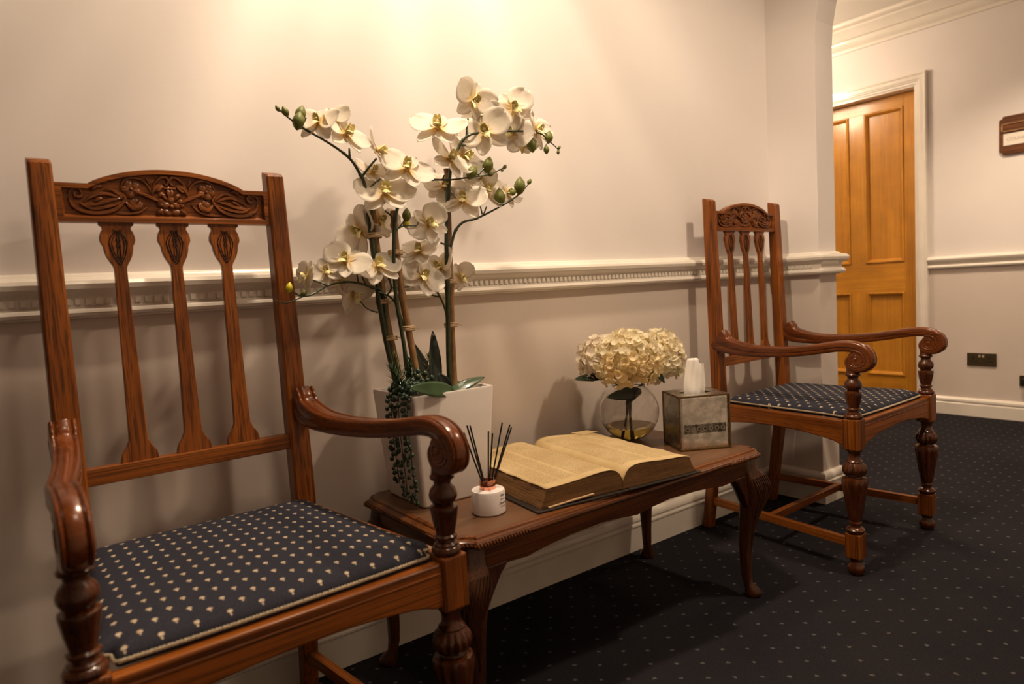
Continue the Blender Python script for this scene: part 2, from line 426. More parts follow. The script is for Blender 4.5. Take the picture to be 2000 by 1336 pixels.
# ------------------------------------------------------------------ the setting
XP, XP2, YP, XD, ZC = 2.488, 2.612, -.199, 4.505, 2.43
X0, YB, YF = -2.2, -1.98, 2.3
def S(o): o['kind'] = 'structure'; return o
DY0, DY1, DH = .275, 1.075, 1.975        # door opening in the corridor wall
S(MB().box(X0, XD+.4, YB, YF, -.06, 0).build('floor', carpetm, smooth=0))
S(MB().box(X0, XD+.4, YB, YF, ZC, ZC+.06).build('ceiling', ceilm, smooth=0))
S(MB().box(X0, XP+.02, 0, .12, 0, ZC).build('wall_back', wallm, smooth=0))
S(MB().box(X0-.1, X0, YB, .12, 0, ZC).build('wall_left', wallm, smooth=0))
S(MB().box(X0-.1, XD+.1, YB-.1, YB, 0, ZC).build('wall_front', wallm, smooth=0))
S(MB().box(XP2-.12, XD+.1, YF, YF+.1, 0, ZC).build('wall_far', wallm, smooth=0))
# corridor wall with the door opening
S(MB().prism([(YB, 0), (YB, ZC), (YF, ZC), (YF, 0), (DY1, 0), (DY1, DH), (DY0, DH), (DY0, 0)], XD, XD+.14, 'x').build('wall_right', wallm, smooth=0))
# cross wall with the arch, its nib standing proud of the back wall
arc = []
for i in range(13):
    t = PI/2*i/12; arc.append((-1.30-.50*math.cos(t), 1.73+.6*math.sin(t)))
arc2 = [(-(1.0+.2-.4)-.0+.6*math.cos(t_)*1.0, 1.73+.6*math.sin(t_)) for t_ in [PI/2-PI/2*i/12 for i in range(13)]]
arc2 = [(YP-.6+.6*math.cos(t_), 1.73+.6*math.sin(t_)) for t_ in [PI/2-PI/2*i/12 for i in range(13)]]
outl = [(.12, 0), (.12, ZC), (YB, ZC), (YB, 0), (-1.80, 0)] + arc + arc2 + [(YP, 0)]
S(MB().prism(outl, XP, XP2, 'x').build('wall_arch', wallm, smooth=0))
S(MB().box(XP2-.12, XP2, .12, YF, 0, ZC).build('wall_passage', wallm, smooth=0))
# mouldings
skirt = [(0, 0), (.018, 0), (.018, .078), (.0205, .081), (.0205, .086), (.016, .091), (.016, .094), (.019, .099), (.0185, .108), (.014, .116), (.006, .121), (0, .121)]
rail = [(0, .965), (.006, .9655), (.010, .962), (.012, .958), (.026, .956), (.033, .951), (.036, .944), (.034, .935), (.027, .928), (.020, .924), (.016, .919), (.015, .903),
        (.020, .901), (.025, .896), (.026, .890), (.023, .884), (.014, .882), (.012, .879), (0, .8785)]
rail = rail[::-1]
path = [(X0, 0), (XP, 0), (XP, YP), (XP2, YP), (XP2, YF)]
sweep('baseboard_back', path, skirt, trimm)
ro = sweep('trim_1', path, rail, trimm)
k = 0
den0 = MB().box(-.0052, .0052, -.0055, .0, -.0062, .0062).build('dentil', trimm, ro, smooth=0, bevel=.0012, segs=1)
den0.location = (-.55, -.0145, .9105)
x = -.55
while x < XP-.03:
    x += .0170
    d = dup(den0, ro); d.location = (x, -.0145, .9105)
for i in range(9):
    d = dup(den0, ro); d.rotation_euler = (0, 0, -PI/2); d.location = (XP-.0145, -.036-.0170*i, .9105)
drail = [(0, .8675), (.012, .868), (.020, .873), (.022, .880), (.017, .888), (.010, .893), (.010, .902), (.018, .908), (.028, .915), (.031, .924), (.026, .933), (.012, .9385), (0, .94)]
dsk = [(0, 0), (.018, 0), (.018, .068), (.014, .073), (.014, .077), (.018, .083), (.017, .094), (.010, .103), (0, .105)]
F0, F1 = .213, DY1+.065
sweep('trim_2', [(XD, F0), (XD, YB)], drail, trimm)
sweep('trim_3', [(XD, YF), (XD, F1)], drail, trimm)
sweep('baseboard_right', [(XD, F0), (XD, YB)], dsk, trimm)
sweep('baseboard_far', [(XD, YF), (XD, F1)], dsk, trimm)
sweep('baseboard_front', [(XD, YB), (X0, YB), (X0, 0)], skirt, trimm)
sweep('trim_4', [(XP, YB), (X0, YB), (X0, 0)], rail, trimm)
corn = [(0, 2.275), (.012, 2.277), (.014, 2.290), (.010, 2.295), (.018, 2.302), (.030, 2.318), (.036, 2.335), (.034, 2.342), (.046, 2.346), (.062, 2.368), (.084, 2.386), (.092, 2.392), (.092, 2.402), (.108, 2.405), (.122, 2.414), (.126, 2.425), (.126, ZC), (0, ZC)]
sweep('trim_5', [(XP2, YF), (XD, YF), (XD, YB)], corn, trimm)
sweep('trim_6', [(X0, YB), (X0, 0), (XP, 0), (XP, YB)], corn, trimm)

# ---------------- door in the corridor wall
arch_p = [(0, 0), (0, .010), (.010, .013), (.014, .018), (.020, .018), (.024, .022), (.046, .022), (.050, .026), (.058, .026), (.062, .020), (.062, 0)]
def frame_sweep(parent):
    """architrave mitred round the opening"""
    pts = [(DY0, 0), (DY0, DH), (DY1, DH), (DY1, 0)]
    n = [(-1, 0), (-1, 1), (1, 1), (1, 0)]
    secs = [[(XD-t, p[0]+q[0]*o_, p[1]+q[1]*o_) for o_, t in arch_p] for p, q in zip(pts, n)]
    return MB().loft(secs).build('architrave', trimm, parent, smooth=30)
door = bpy.data.objects.new('door_1', None); COL.objects.link(door); door['kind'] = 'structure'
frame_sweep(door)
jm = MB(); jm.box(XD-.002, XD+.14, DY0, DY0+.012, 0, DH); jm.box(XD-.002, XD+.14, DY1-.012, DY1, 0, DH); jm.box(XD-.002, XD+.14, DY0+.012, DY1-.012, DH-.012, DH)
jm.build('door_jamb', trimm, door, smooth=0)
a0, a1 = DY0+.014, DY1-.014
XL = XD+.088
W = a1-a0; st = .098
ys = [a0, a0+st, (a0+a1)/2-.05, (a0+a1)/2+.05, a1-st, a1]
zs = [.012, .195, .735, .925, 1.885, DH-.014]
for j, (p0, p1) in enumerate(((ys[0], ys[1]), (ys[4], ys[5]))):
    MB().box(XL, XL+.04, p0, p1, zs[0], zs[5]).build('stile', doorw['z'], door, smooth=0, bevel=.001)
for z0, z1 in ((zs[0], zs[1]), (zs[2], zs[3]), (zs[4], zs[5])):
    MB().box(XL, XL+.04, ys[1], ys[4], z0, z1).build('door_rail', doorw['y'], door, smooth=0, bevel=.001)
for z0, z1 in ((zs[1], zs[2]), (zs[3], zs[4])):
    MB().box(XL, XL+.04, ys[2], ys[3], z0, z1).build('muntin', doorw['z'], door, smooth=0, bevel=.001)
    for p0, p1 in ((ys[1], ys[2]), (ys[3], ys[4])):
        pn = MB().box(XL+.014, XL+.030, p0, p1, z0, z1).build('door_panel', doorw['z'], door, smooth=0)
        # raised bead round the panel
        prof = [(0, .014), (.0, -.005), (.004, -.009), (.010, -.008), (.014, -.002), (.020, .002), (.024, .0135)]
        cs = [(p0, z0, 1, 1), (p1, z0, -1, 1), (p1, z1, -1, -1), (p0, z1, 1, -1)]
        secs = [[(XL+t, y+sy*o_, z+sz*o_) for o_, t in prof] for y, z, sy, sz in cs]
        MB().loft(secs, closed=False, loop=True).build('panel_bead', doorw['z'], pn, smooth=40)
# handle on the hidden side of the door leaf
hl = MB(); hl.lathe([(.001, 0), (.024, 0), (.024, .006), (.001, .006)], n=24)
hl.v = [(XL-v[2], a1-.06+v[0], 1.0+v[1]) for v in hl.v]
hl.tube([(XL-.006, a1-.06, 1.0), (XL-.045, a1-.06, 1.0), (XL-.05, a1-.075, 1.0), (XL-.05, a1-.17, 1.0)], .009, 10)
hl.build('door_handle', plain('brass_handle', (.7, .45, .15), .2, metal=1), door)

# ---------------- downlight fittings (out of frame, above)
places = ['above the orchids close to the long wall', 'over the far chair', 'over the near chair', 'beyond the arch in the corridor']
for (n, loc, tgt, p, s), where in zip(LAMPS, places):
    t = thing('downlight', 'small round recessed ceiling downlight ' + where, 'ceiling light', (loc[0], loc[1], ZC))
    MB().lathe([(.046, 0), (.052, 0), (.052, -.004), (.044, -.006), (.040, -.002), (.040, -.001)], n=28).build('lamp_ring', lamp_metal, t)
    MB().lathe([(.001, -.0005), (.038, -.0005), (.038, -.002), (.001, -.002)], n=24).build('lens', bulbm, t)

pd = thing('pendant_light', 'white globe pendant light hanging in the passage beyond the arch, hidden by the nib', 'ceiling light', PEND)
gl = MB().ell((0, 0, 0), (.10, .10, .09), None, 24, 14).build('globe', emis('lit_globe', WARM, 9), pd, smooth=180); gl.visible_shadow = True
MB().tube([(0, 0, .085), (0, 0, ZC-PEND[2])], .006, 8).build('rod', lamp_metal, pd)
MB().lathe([(.001, ZC-PEND[2]-.02), (.045, ZC-PEND[2]-.016), (.05, ZC-PEND[2]), (.001, ZC-PEND[2])], n=24).build('ceiling_rose', lamp_metal, pd)

# ------------------------------------------------------------------ the armchairs
CH = dict(W=.2061, Wt=.2033, H=1.1627, Wf=.2557, D=.4835, seat=.4611, rk=.0214, rk2=.0625)
def bY(z):
    s = CH['seat']; return CH['rk']*(z-s)/(CH['H']-s) if z > s else CH['rk2']*(s-z)/s
def bX(z): return CH['W']+(CH['Wt']-CH['W'])*(z-CH['seat'])/(CH['H']-CH['seat'])
def lerp(tab, x):
    for (a, va), (b, vb) in zip(tab, tab[1:]):
        if x <= b: return va+(vb-va)*(x-a)/(b-a) if x > a else va
    return tab[-1][1]

def crest_outline(inset=0, zb=1.0505, n=28):
    zs_, zt = 1.1185-inset, 1.1505-inset; xe = .1855-inset; xs = .136
    pts = [(-xe, zb+inset), (xe, zb+inset), (xe, zs_), (xs, zs_)]
    for i in range(1, n):
        x_ = xs-2*xs*i/n; t = abs(x_)/xs
        pts.append((x_, zs_+(zt-zs_)*(1-t**2)**.85 if t < 1 else zs_))
    return pts + [(-xs, zs_), (-xe, zs_)]
def carving(parent, y0):
    """scrolls, leaves, rosettes and ribbons in relief, mirrored about the middle"""
    m = MB(); sc = .000213; 
    def P(px, py, s, d=0): return Vector((s*(px-1000)*sc*-1 if False else s*(px-1000)*sc, y0-d, 1.0505+(490-py)*.000233))
    def path(pts, r, s, d=.001, n=6, sub=5, flat=.55):
        q = []
        for i in range(len(pts)-1):
            p0 = pts[max(i-1, 0)]; p1 = pts[i]; p2 = pts[i+1]; p3 = pts[min(i+2, len(pts)-1)]
            for t_ in range(sub):
                t = t_/sub
                q.append(tuple(.5*((2*p1[k])+(-p0[k]+p2[k])*t+(2*p0[k]-5*p1[k]+4*p2[k]-p3[k])*t*t+(-p0[k]+3*p1[k]-3*p2[k]+p3[k])*t**3) for k in (0, 1)))
        q.append(pts[-1]); L = len(q)
        rr = [max(.0008, 1.22*r*math.sin(PI*(.12+.80*i/(L-1)))) for i in range(L)]
        secs = []
        pv = [P(a, b, s, d) for a, b in q]
        for i, p in enumerate(pv):
            t = (pv[min(i+1, L-1)]-pv[max(i-1, 0)]).normalized(); a = Vector((t.z, 0, -t.x))
            secs.append([p + a*(rr[i]*math.cos(2*PI*j/n)) + Vector((0, -1, 0))*(rr[i]*1.1*math.sin(2*PI*j/n)) for j in range(n)])
        m.loft(secs)
    for s in (-1, 1):
        M = lambda L: [(2000-a, b) for a, b in L]   # author for the left half (x below 1000), s mirrors it
        def Q(L, r, d=.001):
            path([(1000+(1000-a), b) if True else (a, b) for a, b in L], r, s, d)
        # end volute
        sp = [(285+58*(1-i/22)*math.cos(PI*.95+i*.42), 275-50*(1-i/22)*-math.sin(PI*.95+i*.42)) for i in range(20)]
        Q(sp, .0030, .0018)
        Q([(225, 300), (250, 370), (330, 410), (440, 418), (560, 385), (640, 300), (600, 250)], .0042, .0012)
        Q([(330, 330), (400, 290), (480, 268), (570, 285), (640, 310)], .0034, .001)
        Q([(330, 360), (420, 350), (520, 320), (600, 300)], .0040, .0022)
        Q([(300, 345), (380, 385), (500, 370), (610, 330)], .0036, .0022)
        Q([(400, 335), (440, 310), (470, 305)], .0030, .0034)
        Q([(390, 250), (430, 215), (480, 215)], .0034, .001); Q([(480, 245), (540, 235), (600, 275), (640, 300)], .0032, .001)
        # arc over the rosette
        Q([(612, 215), (640, 160), (700, 135), (770, 145), (825, 190), (845, 250)], .0028, .0012)
        for a_ in range(5):
            th = a_*2*PI/5+.5; cx, cy = 690+44*math.cos(th), 225+38*math.sin(th)
            c = P(2000-cx, cy, s, .0012); m.ell(c, (.0092, .0026, .0082), Euler((0, -th*s, 0)), 10, 5)
        m.ell(P(2000-690, 225, s, .0035), (.0032, .0026, .0032), None, 8, 5)
        # ribbon tube from the rosette to the middle
        path([(2000-a, b) for a, b in [(712, 238), (780, 265), (860, 298), (925, 325)]], .0030, s, .0035)
        # lower sweeping stems
        Q([(560, 420), (660, 418), (760, 395), (830, 330)], .0030, .001)
        Q([(640, 330), (690, 380), (740, 350), (752, 310)], .0042, .0015)
        Q([(700, 400), (750, 365), (765, 320)], .0030, .002)
        # leaf and small volute at the crown
        Q([(850, 262), (880, 210), (920, 190), (960, 205)], .0040, .0012)
        Q([(862, 200), (890, 160), (930, 125), (975, 118), (995, 150), (975, 180), (952, 165)], .0030, .0016)
        Q([(880, 240), (915, 215), (945, 180)], .0034, .002)
        Q([(818, 130), (835, 165), (850, 190)], .0022, .001)
        Q([(940, 205), (985, 205), (1000, 190)], .0026, .0012)
        # leaves round the middle cluster
        for a, b, c_, d_ in ((880, 420, 940, 380), (890, 355, 950, 340), (900, 300, 960, 330), (930, 250, 975, 310), (985, 215, 1000, 300)):
            Q([(a, b), ((a+c_)/2-6, (b+d_)/2-6), (c_, d_)], .0036, .0014)
        m.ell(P(2000-955, 345, s, .0022), (.0085, .0026, .0062), Euler((0, .4*s, 0)), 10, 5); m.ell(P(2000-900, 318, s, .0014), (.0070, .0022, .0042), Euler((0, .8*s, 0)), 10, 5); m.ell(P(2000-925, 262, s, .0014), (.0060, .0020, .0040), Euler((0, 1.1*s, 0)), 10, 5)
        m.ell(P(2000-962, 402, s, .0022), (.0092, .0026, .0058), Euler((0, -.3*s, 0)), 10, 5); m.ell(P(2000-450, 345, s, .0008), (.022, .0022, .0085), Euler((0, .15*s, 0)), 12, 5); m.ell(P(2000-700, 330, s, .0006), (.010, .0018, .0075), Euler((0, .9*s, 0)), 10, 5)
        m.ell(P(2000-920, 405, s, .0014), (.0065, .0025, .0045), None, 10, 5)
    m.ell(P(1000, 300, 1, .0022), (.0070, .003, .0085), None, 10, 5); m.ell(P(1000, 355, 1, .0042), (.0050, .003, .0040), None, 8, 5)
    m.ell(P(1000, 250, 1, .0016), (.0045, .003, .0080), None, 8, 5)
    return m.build('carving', oak_carve, parent, smooth=60)

SPL = [(1.0525, .028), (1.046, .0285), (1.043, .0235), (1.038, .0230), (1.033, .0262), (1.024, .0285), (1.018, .0288), (1.012, .0268), (1.008, .0245), (1.000, .0235), (.990, .0212), (.980, .0165),
       (.972, .0118), (.966, .0102), (.95, .0104), (.80, .0128), (.66, .0152), (.648, .0158), (.642, .0190), (.636, .0210), (.632, .0245), (.624, .0290), (.616, .0312), (.608, .0318)]
def make_chair(label, loc, rz):
    t = thing('armchair', label, 'chair', loc, rz, 'carved oak armchairs')
    # back posts with the rear legs
    for s in (-1, 1):
        zz = [0, .10, .25, .40, .4611, .60, .80, 1.0, 1.145, 1.156]
        secs = []
        for z in zz:
            x_, y_ = s*bX(z), bY(z); hw = lerp([(0, .0165), (.25, .019), (.46, .0215), (.62, .0215), (1.16, .0180)], z); hd = lerp([(0, .017), (.46, .0195), (1.16, .0165)], z)
            c = .0035
            secs.append([(x_+a, y_+b, z) for a, b in ((-hw+c, -hd), (hw-c, -hd), (hw, -hd+c), (hw, hd-c), (hw-c, hd), (-hw+c, hd), (-hw, hd-c), (-hw, -hd+c))])
        # sloped, rounded top
        secs[-1] = [(p[0], p[1], 1.150 if p[1] < bY(1.15)-.010 else 1.158) for p in secs[-1]]
        x_, y_ = s*bX(1.16), bY(1.16)
        secs.append([(x_+(p[0]-x_)*.95, y_+(p[1]-y_)*.78+.002, 1.1560 if p[1] < y_ else 1.1627) for p in secs[-1]])
        MB().loft(secs).build('back_post', oak['z'], t, smooth=30, bevel=.0012)
    # crest rail
    yc = bY(1.1)
    cr = MB().prism(crest_outline(), yc-.004, yc+.012).build('crest_rail', oak['x'], t, smooth=20, bevel=.001)
    o1, o2 = crest_outline(), crest_outline(.0085)
    k = min(range(len(o1)), key=lambda i: 0)
    m = MB(); front = yc-.0125
    secs = [[(p[0], yc-.004, p[1]) for p in o1], [(p[0], front, p[1]) for p in o1], [(p[0]*(1-.004), front, p[1]) for p in o2], [(p[0]*.975, yc-.0045, p[1]+(.006 if p[1] < 1.07 else -.001)) for p in o2]]
    m.loft(secs, cap=False).build('crest_border', oak['x'], cr, smooth=30)
    carving(cr, yc-.0045)
    # splats
    for sx, sxb in ((-.0955, -.0965), (0, 0), (.0935, .094)):
        y_ = (bY(1.05)+bY(.61))/2
        outl_ = [(sx+w_, z) for z, w_ in SPL] + [(sx-w_, z) for z, w_ in reversed(SPL)]
        sp = MB(); secs = []
        for dy in (-.0055, .0055):
            secs.append([(x_, bY(z)+dy, z) for x_, z in outl_])
        so = sp.loft(secs).build('splat', oak['z'], t, smooth=20, bevel=.0012)
        g = MB()
        def line(pts, r=.0009):
            for s in (-1, 1):
                g.tube([(sx+s*a, bY(z)-.0058, z) for a, z in pts], r, 5)
        line([(.0052, 1.038), (.0055, 1.032), (.0115, 1.024), (.0150, 1.014), (.0135, 1.006), (.0120, 1.000), (.0095, .990), (.0045, .980), (0, .974)], .00105)
        line([(.0030, 1.036), (.0035, 1.030), (.0085, 1.021), (.0105, 1.012), (.0085, 1.002), (.0075, .996), (.0045, .986), (0, .979)], .0008)
        line([(.0, 1.036), (.0016, 1.026), (.0028, 1.020), (.001, 1.015), (.0030, 1.010), (.001, 1.006), (.0022, 1.001), (.0025, .992), (.0008, .984)], .0009)
        line([(.0, 1.022), (.0045, 1.017)], .0009); line([(.0, 1.012), (.005, 1.007)], .0009)
        g.build('incised_leaf', groove, so)
    MB().box(-bX(.6)+.015, bX(.6)-.015, bY(.6)-.0115, bY(.6)+.0115, .5790, .6095).build('lower_back_rail', oak['x'], t, smooth=0, bevel=.0016)
    # seat frame
    Wf, D = CH['Wf'], CH['D']
    def arched(n, L, zt, zb, rise):
        return [(-L, zt), (-L, zb), (-L*.93, zb)] + [(L*(-.93+1.86*i/n), zb+rise*math.sin(PI*i/n)**.6) for i in range(1, n)] + [(L*.93, zb), (L, zb), (L, zt)]
    fr = MB().prism(arched(20, Wf-.022, .4545, .383, .024), -D-.0185, -D+.006)
    fr.build('front_seat_rail', oak['x'], t, smooth=25, bevel=.0035, segs=3)
    mo = MB(); mo.tube([(-Wf+.026, -D-.0180, .4395), (Wf-.026, -D-.0180, .4395)], .0022, 8); mo.build('seat_moulding', oak['x'], t)
    MB().box(-bX(.44)+.01, bX(.44)-.01, bY(.44)-.012, bY(.44)+.012, .385, .4545).build('rear_seat_rail', oak['x'], t, smooth=0, bevel=.002)
    for s in (-1, 1):
        a = Vector((s*(CH['W']+.004), bY(.43), 0)); b = Vector((s*(Wf+.002), -D+.018, 0)); L = (b-a).length/2
        o_ = MB().prism(arched(20, L, .4545, .383, .024), -.012, .012).build('side_seat_rail', oak['x'], t, smooth=25, bevel=.0035, segs=3)
        mid = (a+b)/2; d = b-a; o_.location = (mid.x, mid.y, 0); o_.rotation_euler = (0, 0, math.atan2(d.y, d.x))
    # front legs with the turned arm supports
    prof_low = [(.0165, .0), (.019, .003), (.0235, .012), (.0245, .020), (.0225, .029), (.016, .035), (.0150, .040), (.0175, .044), (.0175, .050)]
    prof_mid = [(.0215, .124), (.0255, .130), (.0262, .135), (.0225, .140), (.0150, .144), (.0145, .151), (.0178, .154), (.0180, .158), (.0165, .161), (.0178, .166, .0), (.0200, .180, .12), (.0275, .230, .14),
                (.0335, .268, .14), (.0345, .280, .08), (.0325, .288), (.0225, .291), (.0215, .2945), (.0265, .298, .10, 14), (.0312, .308, .16, 14), (.0318, .316, .16, 14), (.0290, .326, .12, 14), (.0225, .3335, .04, 14), (.0218, .3355), (.0225, .338), (.0195, .341), (.0165, .346), (.0158, .356), (.0175, .364), (.022, .370), (.0225, .376)]
    prof_up = [(.0215, .463), (.0245, .466), (.0250, .470), (.0225, .4745), (.0200, .476), (.0200, .4790), (.0150, .483), (.0148, .4865), (.0185, .4885), (.0190, .4920), (.0155, .495), (.0165, .500), (.0198, .515), (.0222, .530), (.0235, .538), (.0230, .5415), (.0180, .544),
               (.0150, .5455), (.0195, .549), (.0232, .556), (.0236, .5625), (.0205, .571), (.0150, .577), (.0138, .580), (.0152, .585), (.0200, .588), (.0205, .592), (.0180, .5955), (.0170, .603), (.0170, .612)]
    for s in (-1, 1):
        lg = MB(); c = (s*Wf, -D)
        for pr in (prof_low, prof_mid, prof_up):
            # smooth the turned profile
            lg.lathe(pr, c, 56)
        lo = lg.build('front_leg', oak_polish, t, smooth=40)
        for h, za, zb in ((.0238, .372, .4625), (.0222, .050, .1245)):
            MB().box(c[0]-h, c[0]+h, c[1]-h, c[1]+h, za, zb).build('square_block', oak['z'], lo, smooth=0, bevel=.0035, segs=2)
    # stretchers
    zs_ = .097
    for s in (-1, 1):
        a = Vector((s*CH['W'], bY(zs_), zs_)); b = Vector((s*(Wf), -D+.018, .0925)); L = (b-a).length
        o_ = MB().box(0, L, -.0095, .0095, -.0125, .0125).build('side_stretcher', oak['x'], t, smooth=0, bevel=.0015)
        d = b-a; o_.location = a; o_.rotation_euler = (0, -math.atan2(d.z, math.hypot(d.x, d.y)), math.atan2(d.y, d.x))
    xm = (CH['W']+Wf)/2-.004
    MB().box(-xm, xm, -.205, -.186, .084, .108).build('cross_stretcher', oak['x'], t, smooth=0, bevel=.0015)
    # arms
    ctr = [(.012, .684, .072), (.020, .677, .068), (.04, .661, .056), (.08, .651, .045), (.13, .645, .038), (.20, .644, .034), (.28, .648, .032), (.35, .656, .031), (.41, .666, .031), (.455, .6725, .031), (.49, .671, .031), (.516, .661, .031), (.530, .644, .030), (.530, .625, .028), (.516, .612, .025), (.496, .608, .021), (.480, .614, .017), (.473, .627, .014), (.478, .640, .011), (.490, .645, .009), (.500, .640, .007)]
    def cr_(L, sub=5):
        q = []
        for i in range(len(L)-1):
            p0 = L[max(i-1, 0)]; p1 = L[i]; p2 = L[i+1]; p3 = L[min(i+2, len(L)-1)]
            for t_ in range(sub):
                u = t_/sub; q.append(tuple(.5*((2*p1[k])+(-p0[k]+p2[k])*u+(2*p0[k]-5*p1[k]+4*p2[k]-p3[k])*u*u+(-p0[k]+3*p1[k]-3*p2[k]+p3[k])*u**3) for k in range(3)))
        return q+[L[-1]]
    cc = cr_(ctr)
    half = [(0, .50), (.12, .495), (.24, .45), (.27, .36), (.30, .34), (.33, .42), (.39, .47), (.45, .44), (.495, .30), (.5, .1), (.5, -.04), (.45, -.08), (.45, -.16), (.5, -.20), (.5, -.34), (.47, -.45), (.42, -.5), (0, -.5)]
    ring = half + [(-a, b) for a, b in reversed(half[1:-1])]
    for s in (-1, 1):
        secs = []
        for i, (y_, z_, th) in enumerate(cc):
            a, b = cc[max(i-1, 0)], cc[min(i+1, len(cc)-1)]
            tv = Vector((b[0]-a[0], b[1]-a[1])).normalized(); nv = Vector((-tv.y, tv.x))
            sm = min(1, max(0, y_/.46)); sm = sm*sm*(3-2*sm)
            xc = s*(.214+(.2557-.214)*sm); wd = .042-.007*min(1, max(0, y_/.45))
            shrink = 1-.10*max(0, (i-70))/30
            qq = lambda q: (.5*th-(.5-q)*min(th, .030)) if q > 0 else q*th
            secs.append([(xc+p*wd*shrink, -(y_+nv.x*qq(q)), z_+nv.y*qq(q)) for p, q in ring])
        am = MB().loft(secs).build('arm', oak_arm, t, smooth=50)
        rl = MB(); rl.lathe([(.001, -.0175), (.0085, -.0175), (.0105, -.016), (.0105, .016), (.0085, .0175), (.001, .0175)], n=20)
        rl.v = [(s*.214+v[2], -(.016+v[0]), .646+v[1]) for v in rl.v]
        rl.build('arm_roll', oak_arm, am, smooth=40)
        # volute core
        core = MB(); core.lathe([(.001, -.0165), (.018, -.0165), (.0235, -.0155), (.0245, 0), (.0235, .0155), (.018, .0165), (.001, .0165)], n=32)
        core.v = [(s*.2557+v[2], -.499+v[0], .637+v[1]) for v in core.v]
        core.build('volute', oak_arm, am, smooth=40)
        for fx in (-1, 1):
            eye = MB()
            sp = []
            for i in range(36):
                a_ = -.6+i*.27; r_ = .0250*(1-i/44)
                sp.append((s*.2557+fx*.0166, -.499-r_*math.sin(a_)*1.0, .637+r_*math.cos(a_)))
            eye.tube(sp, [.0019*(1-i/60) for i in range(36)], 6)
            eye.lathe([(.001, 0), (.0055, 0), (.0045, .002), (.001, .003)], n=14) if False else None
            eye.ell((s*.2557+fx*.0160, -.497, .636), (.0028, .0055, .0055), None, 10, 6)
            eye.build('scroll_line', oak_arm, am, smooth=60)
    # cushion
    fx, bx_, yf, yb = .2335, .192, -.4765, -.028
    nx, ny = .2225, -.452
    def arc_(cx, cy, r, a0, a1, n=6): return [(cx+r*math.cos(a0+(a1-a0)*i/n), cy+r*math.sin(a0+(a1-a0)*i/n)) for i in range(n+1)]
    right = [(0.0, yf-.006), (.08, yf-.0055), (.15, yf-.004)] + arc_(.2165, yf+.007, .008, -PI/2, 0, 4) + arc_(.2335, -.4585, .0095, PI*1.0, PI*.5, 4) + arc_(.2385, -.443, .006, -PI/2, PI*.1, 4) + [(.231, -.38), (.222, -.28), (.213, -.18), (.204, -.09)] + arc_(.184, -.042, .016, 0, PI/2, 4) + [(.10, -.024), (0, -.023)]
    full = right + [(-a, b) for a, b in reversed(right[1:-1])]
    cx, cy = 0, -.25
    def ringz(k, z): return [(cx+(a-cx)*k, cy+(b-cy)*k, z) for a, b in full]
    cs = [ringz(.995, .454), ringz(1.0, .460), ringz(.998, .465), ringz(.985, .4705), ringz(.95, .4760), ringz(.88, .4805), ringz(.75, .4845), ringz(.55, .4875), ringz(.30, .4890), ringz(.02, .4895)]
    cu = MB().loft(cs).build('seat_cushion', fabric, t, smooth=60)
    # twisted cord along the cushion's edge
    loop = ringz(1.006, .4625); L = len(loop); pts = []
    for i in range(L):
        a, b = Vector(loop[i]), Vector(loop[(i+1) % L]); n = max(1, int((b-a).length/.0016))
        for j in range(n): pts.append(a.lerp(b, j/n))
    pc = MB(); n = len(pts)
    for ph in (0, PI):
        q = []
        for i, p in enumerate(pts):
            tv = (pts[(i+1) % n]-pts[i-1]).normalized(); nv = Vector((tv.y, -tv.x, 0)); a_ = ph+i*1.05
            q.append(p+nv*(.0015*math.cos(a_))+Vector((0, 0, .0015*math.sin(a_))))
        pc.tube(q+[q[0]], .0016, 5)
    pc.build('piping', cordm, cu, smooth=60)
    return t
make_chair('carved oak armchair nearest the camera, leftmost, its navy motif seat seen large from above', (.2897, -.1261, 0), .0303)
make_chair('carved oak armchair beyond the low table, farther from the camera, beside the arch nib', (2.1923, -.0997, 0), .0209)

# ------------------------------------------------------------------ the coffee table
T = .42
TX0, TX1, TY0, TY1 = .655, 1.648, -.497, -.044
tab = thing('coffee_table', 'long low mahogany coffee table with carved cabriole legs between the two armchairs', 'table', ((TX0+TX1)/2, (TY0+TY1)/2, 0))
hx, hy = (TX1-TX0)/2, (TY1-TY0)/2
def top_ring(d, z, ch=.034):
    a, b = hx-d, hy-d; c = ch-d*.45
    q = []
    for sx, sy, first in ((1, 1, 0), (-1, 1, 1), (-1, -1, 0), (1, -1, 1)):
        p = [(sx*a, sy*(b-c)), (sx*(a-c*.28), sy*(b-c*.95)), (sx*(a-c*.95), sy*(b-c*.28)), (sx*(a-c), sy*b)]
        if first: p = p[::-1]
        q += [(x_, y_, z) for x_, y_ in p]
    return q
MB().loft([top_ring(.016, T-.022), top_ring(.004, T-.021), top_ring(0, T-.015), top_ring(.001, T-.010), top_ring(.006, T-.0065), top_ring(.012, T-.006), top_ring(.014, T-.002), top_ring(.018, T), top_ring(.021, T)]).build('tabletop', mahog_top, tab, smooth=25)
# the moulded edge is darker and redder
MB().loft([top_ring(.012, T-.0225), top_ring(.0032, T-.0215), top_ring(-.001, T-.015), top_ring(.0, T-.0095), top_ring(.0052, T-.006), top_ring(.0112, T-.0054), top_ring(.0130, T-.0016), top_ring(.0175, T+.0003), top_ring(.0205, T+.0002)], cap=False).build('table_moulding', mahog['x'], tab, smooth=30)
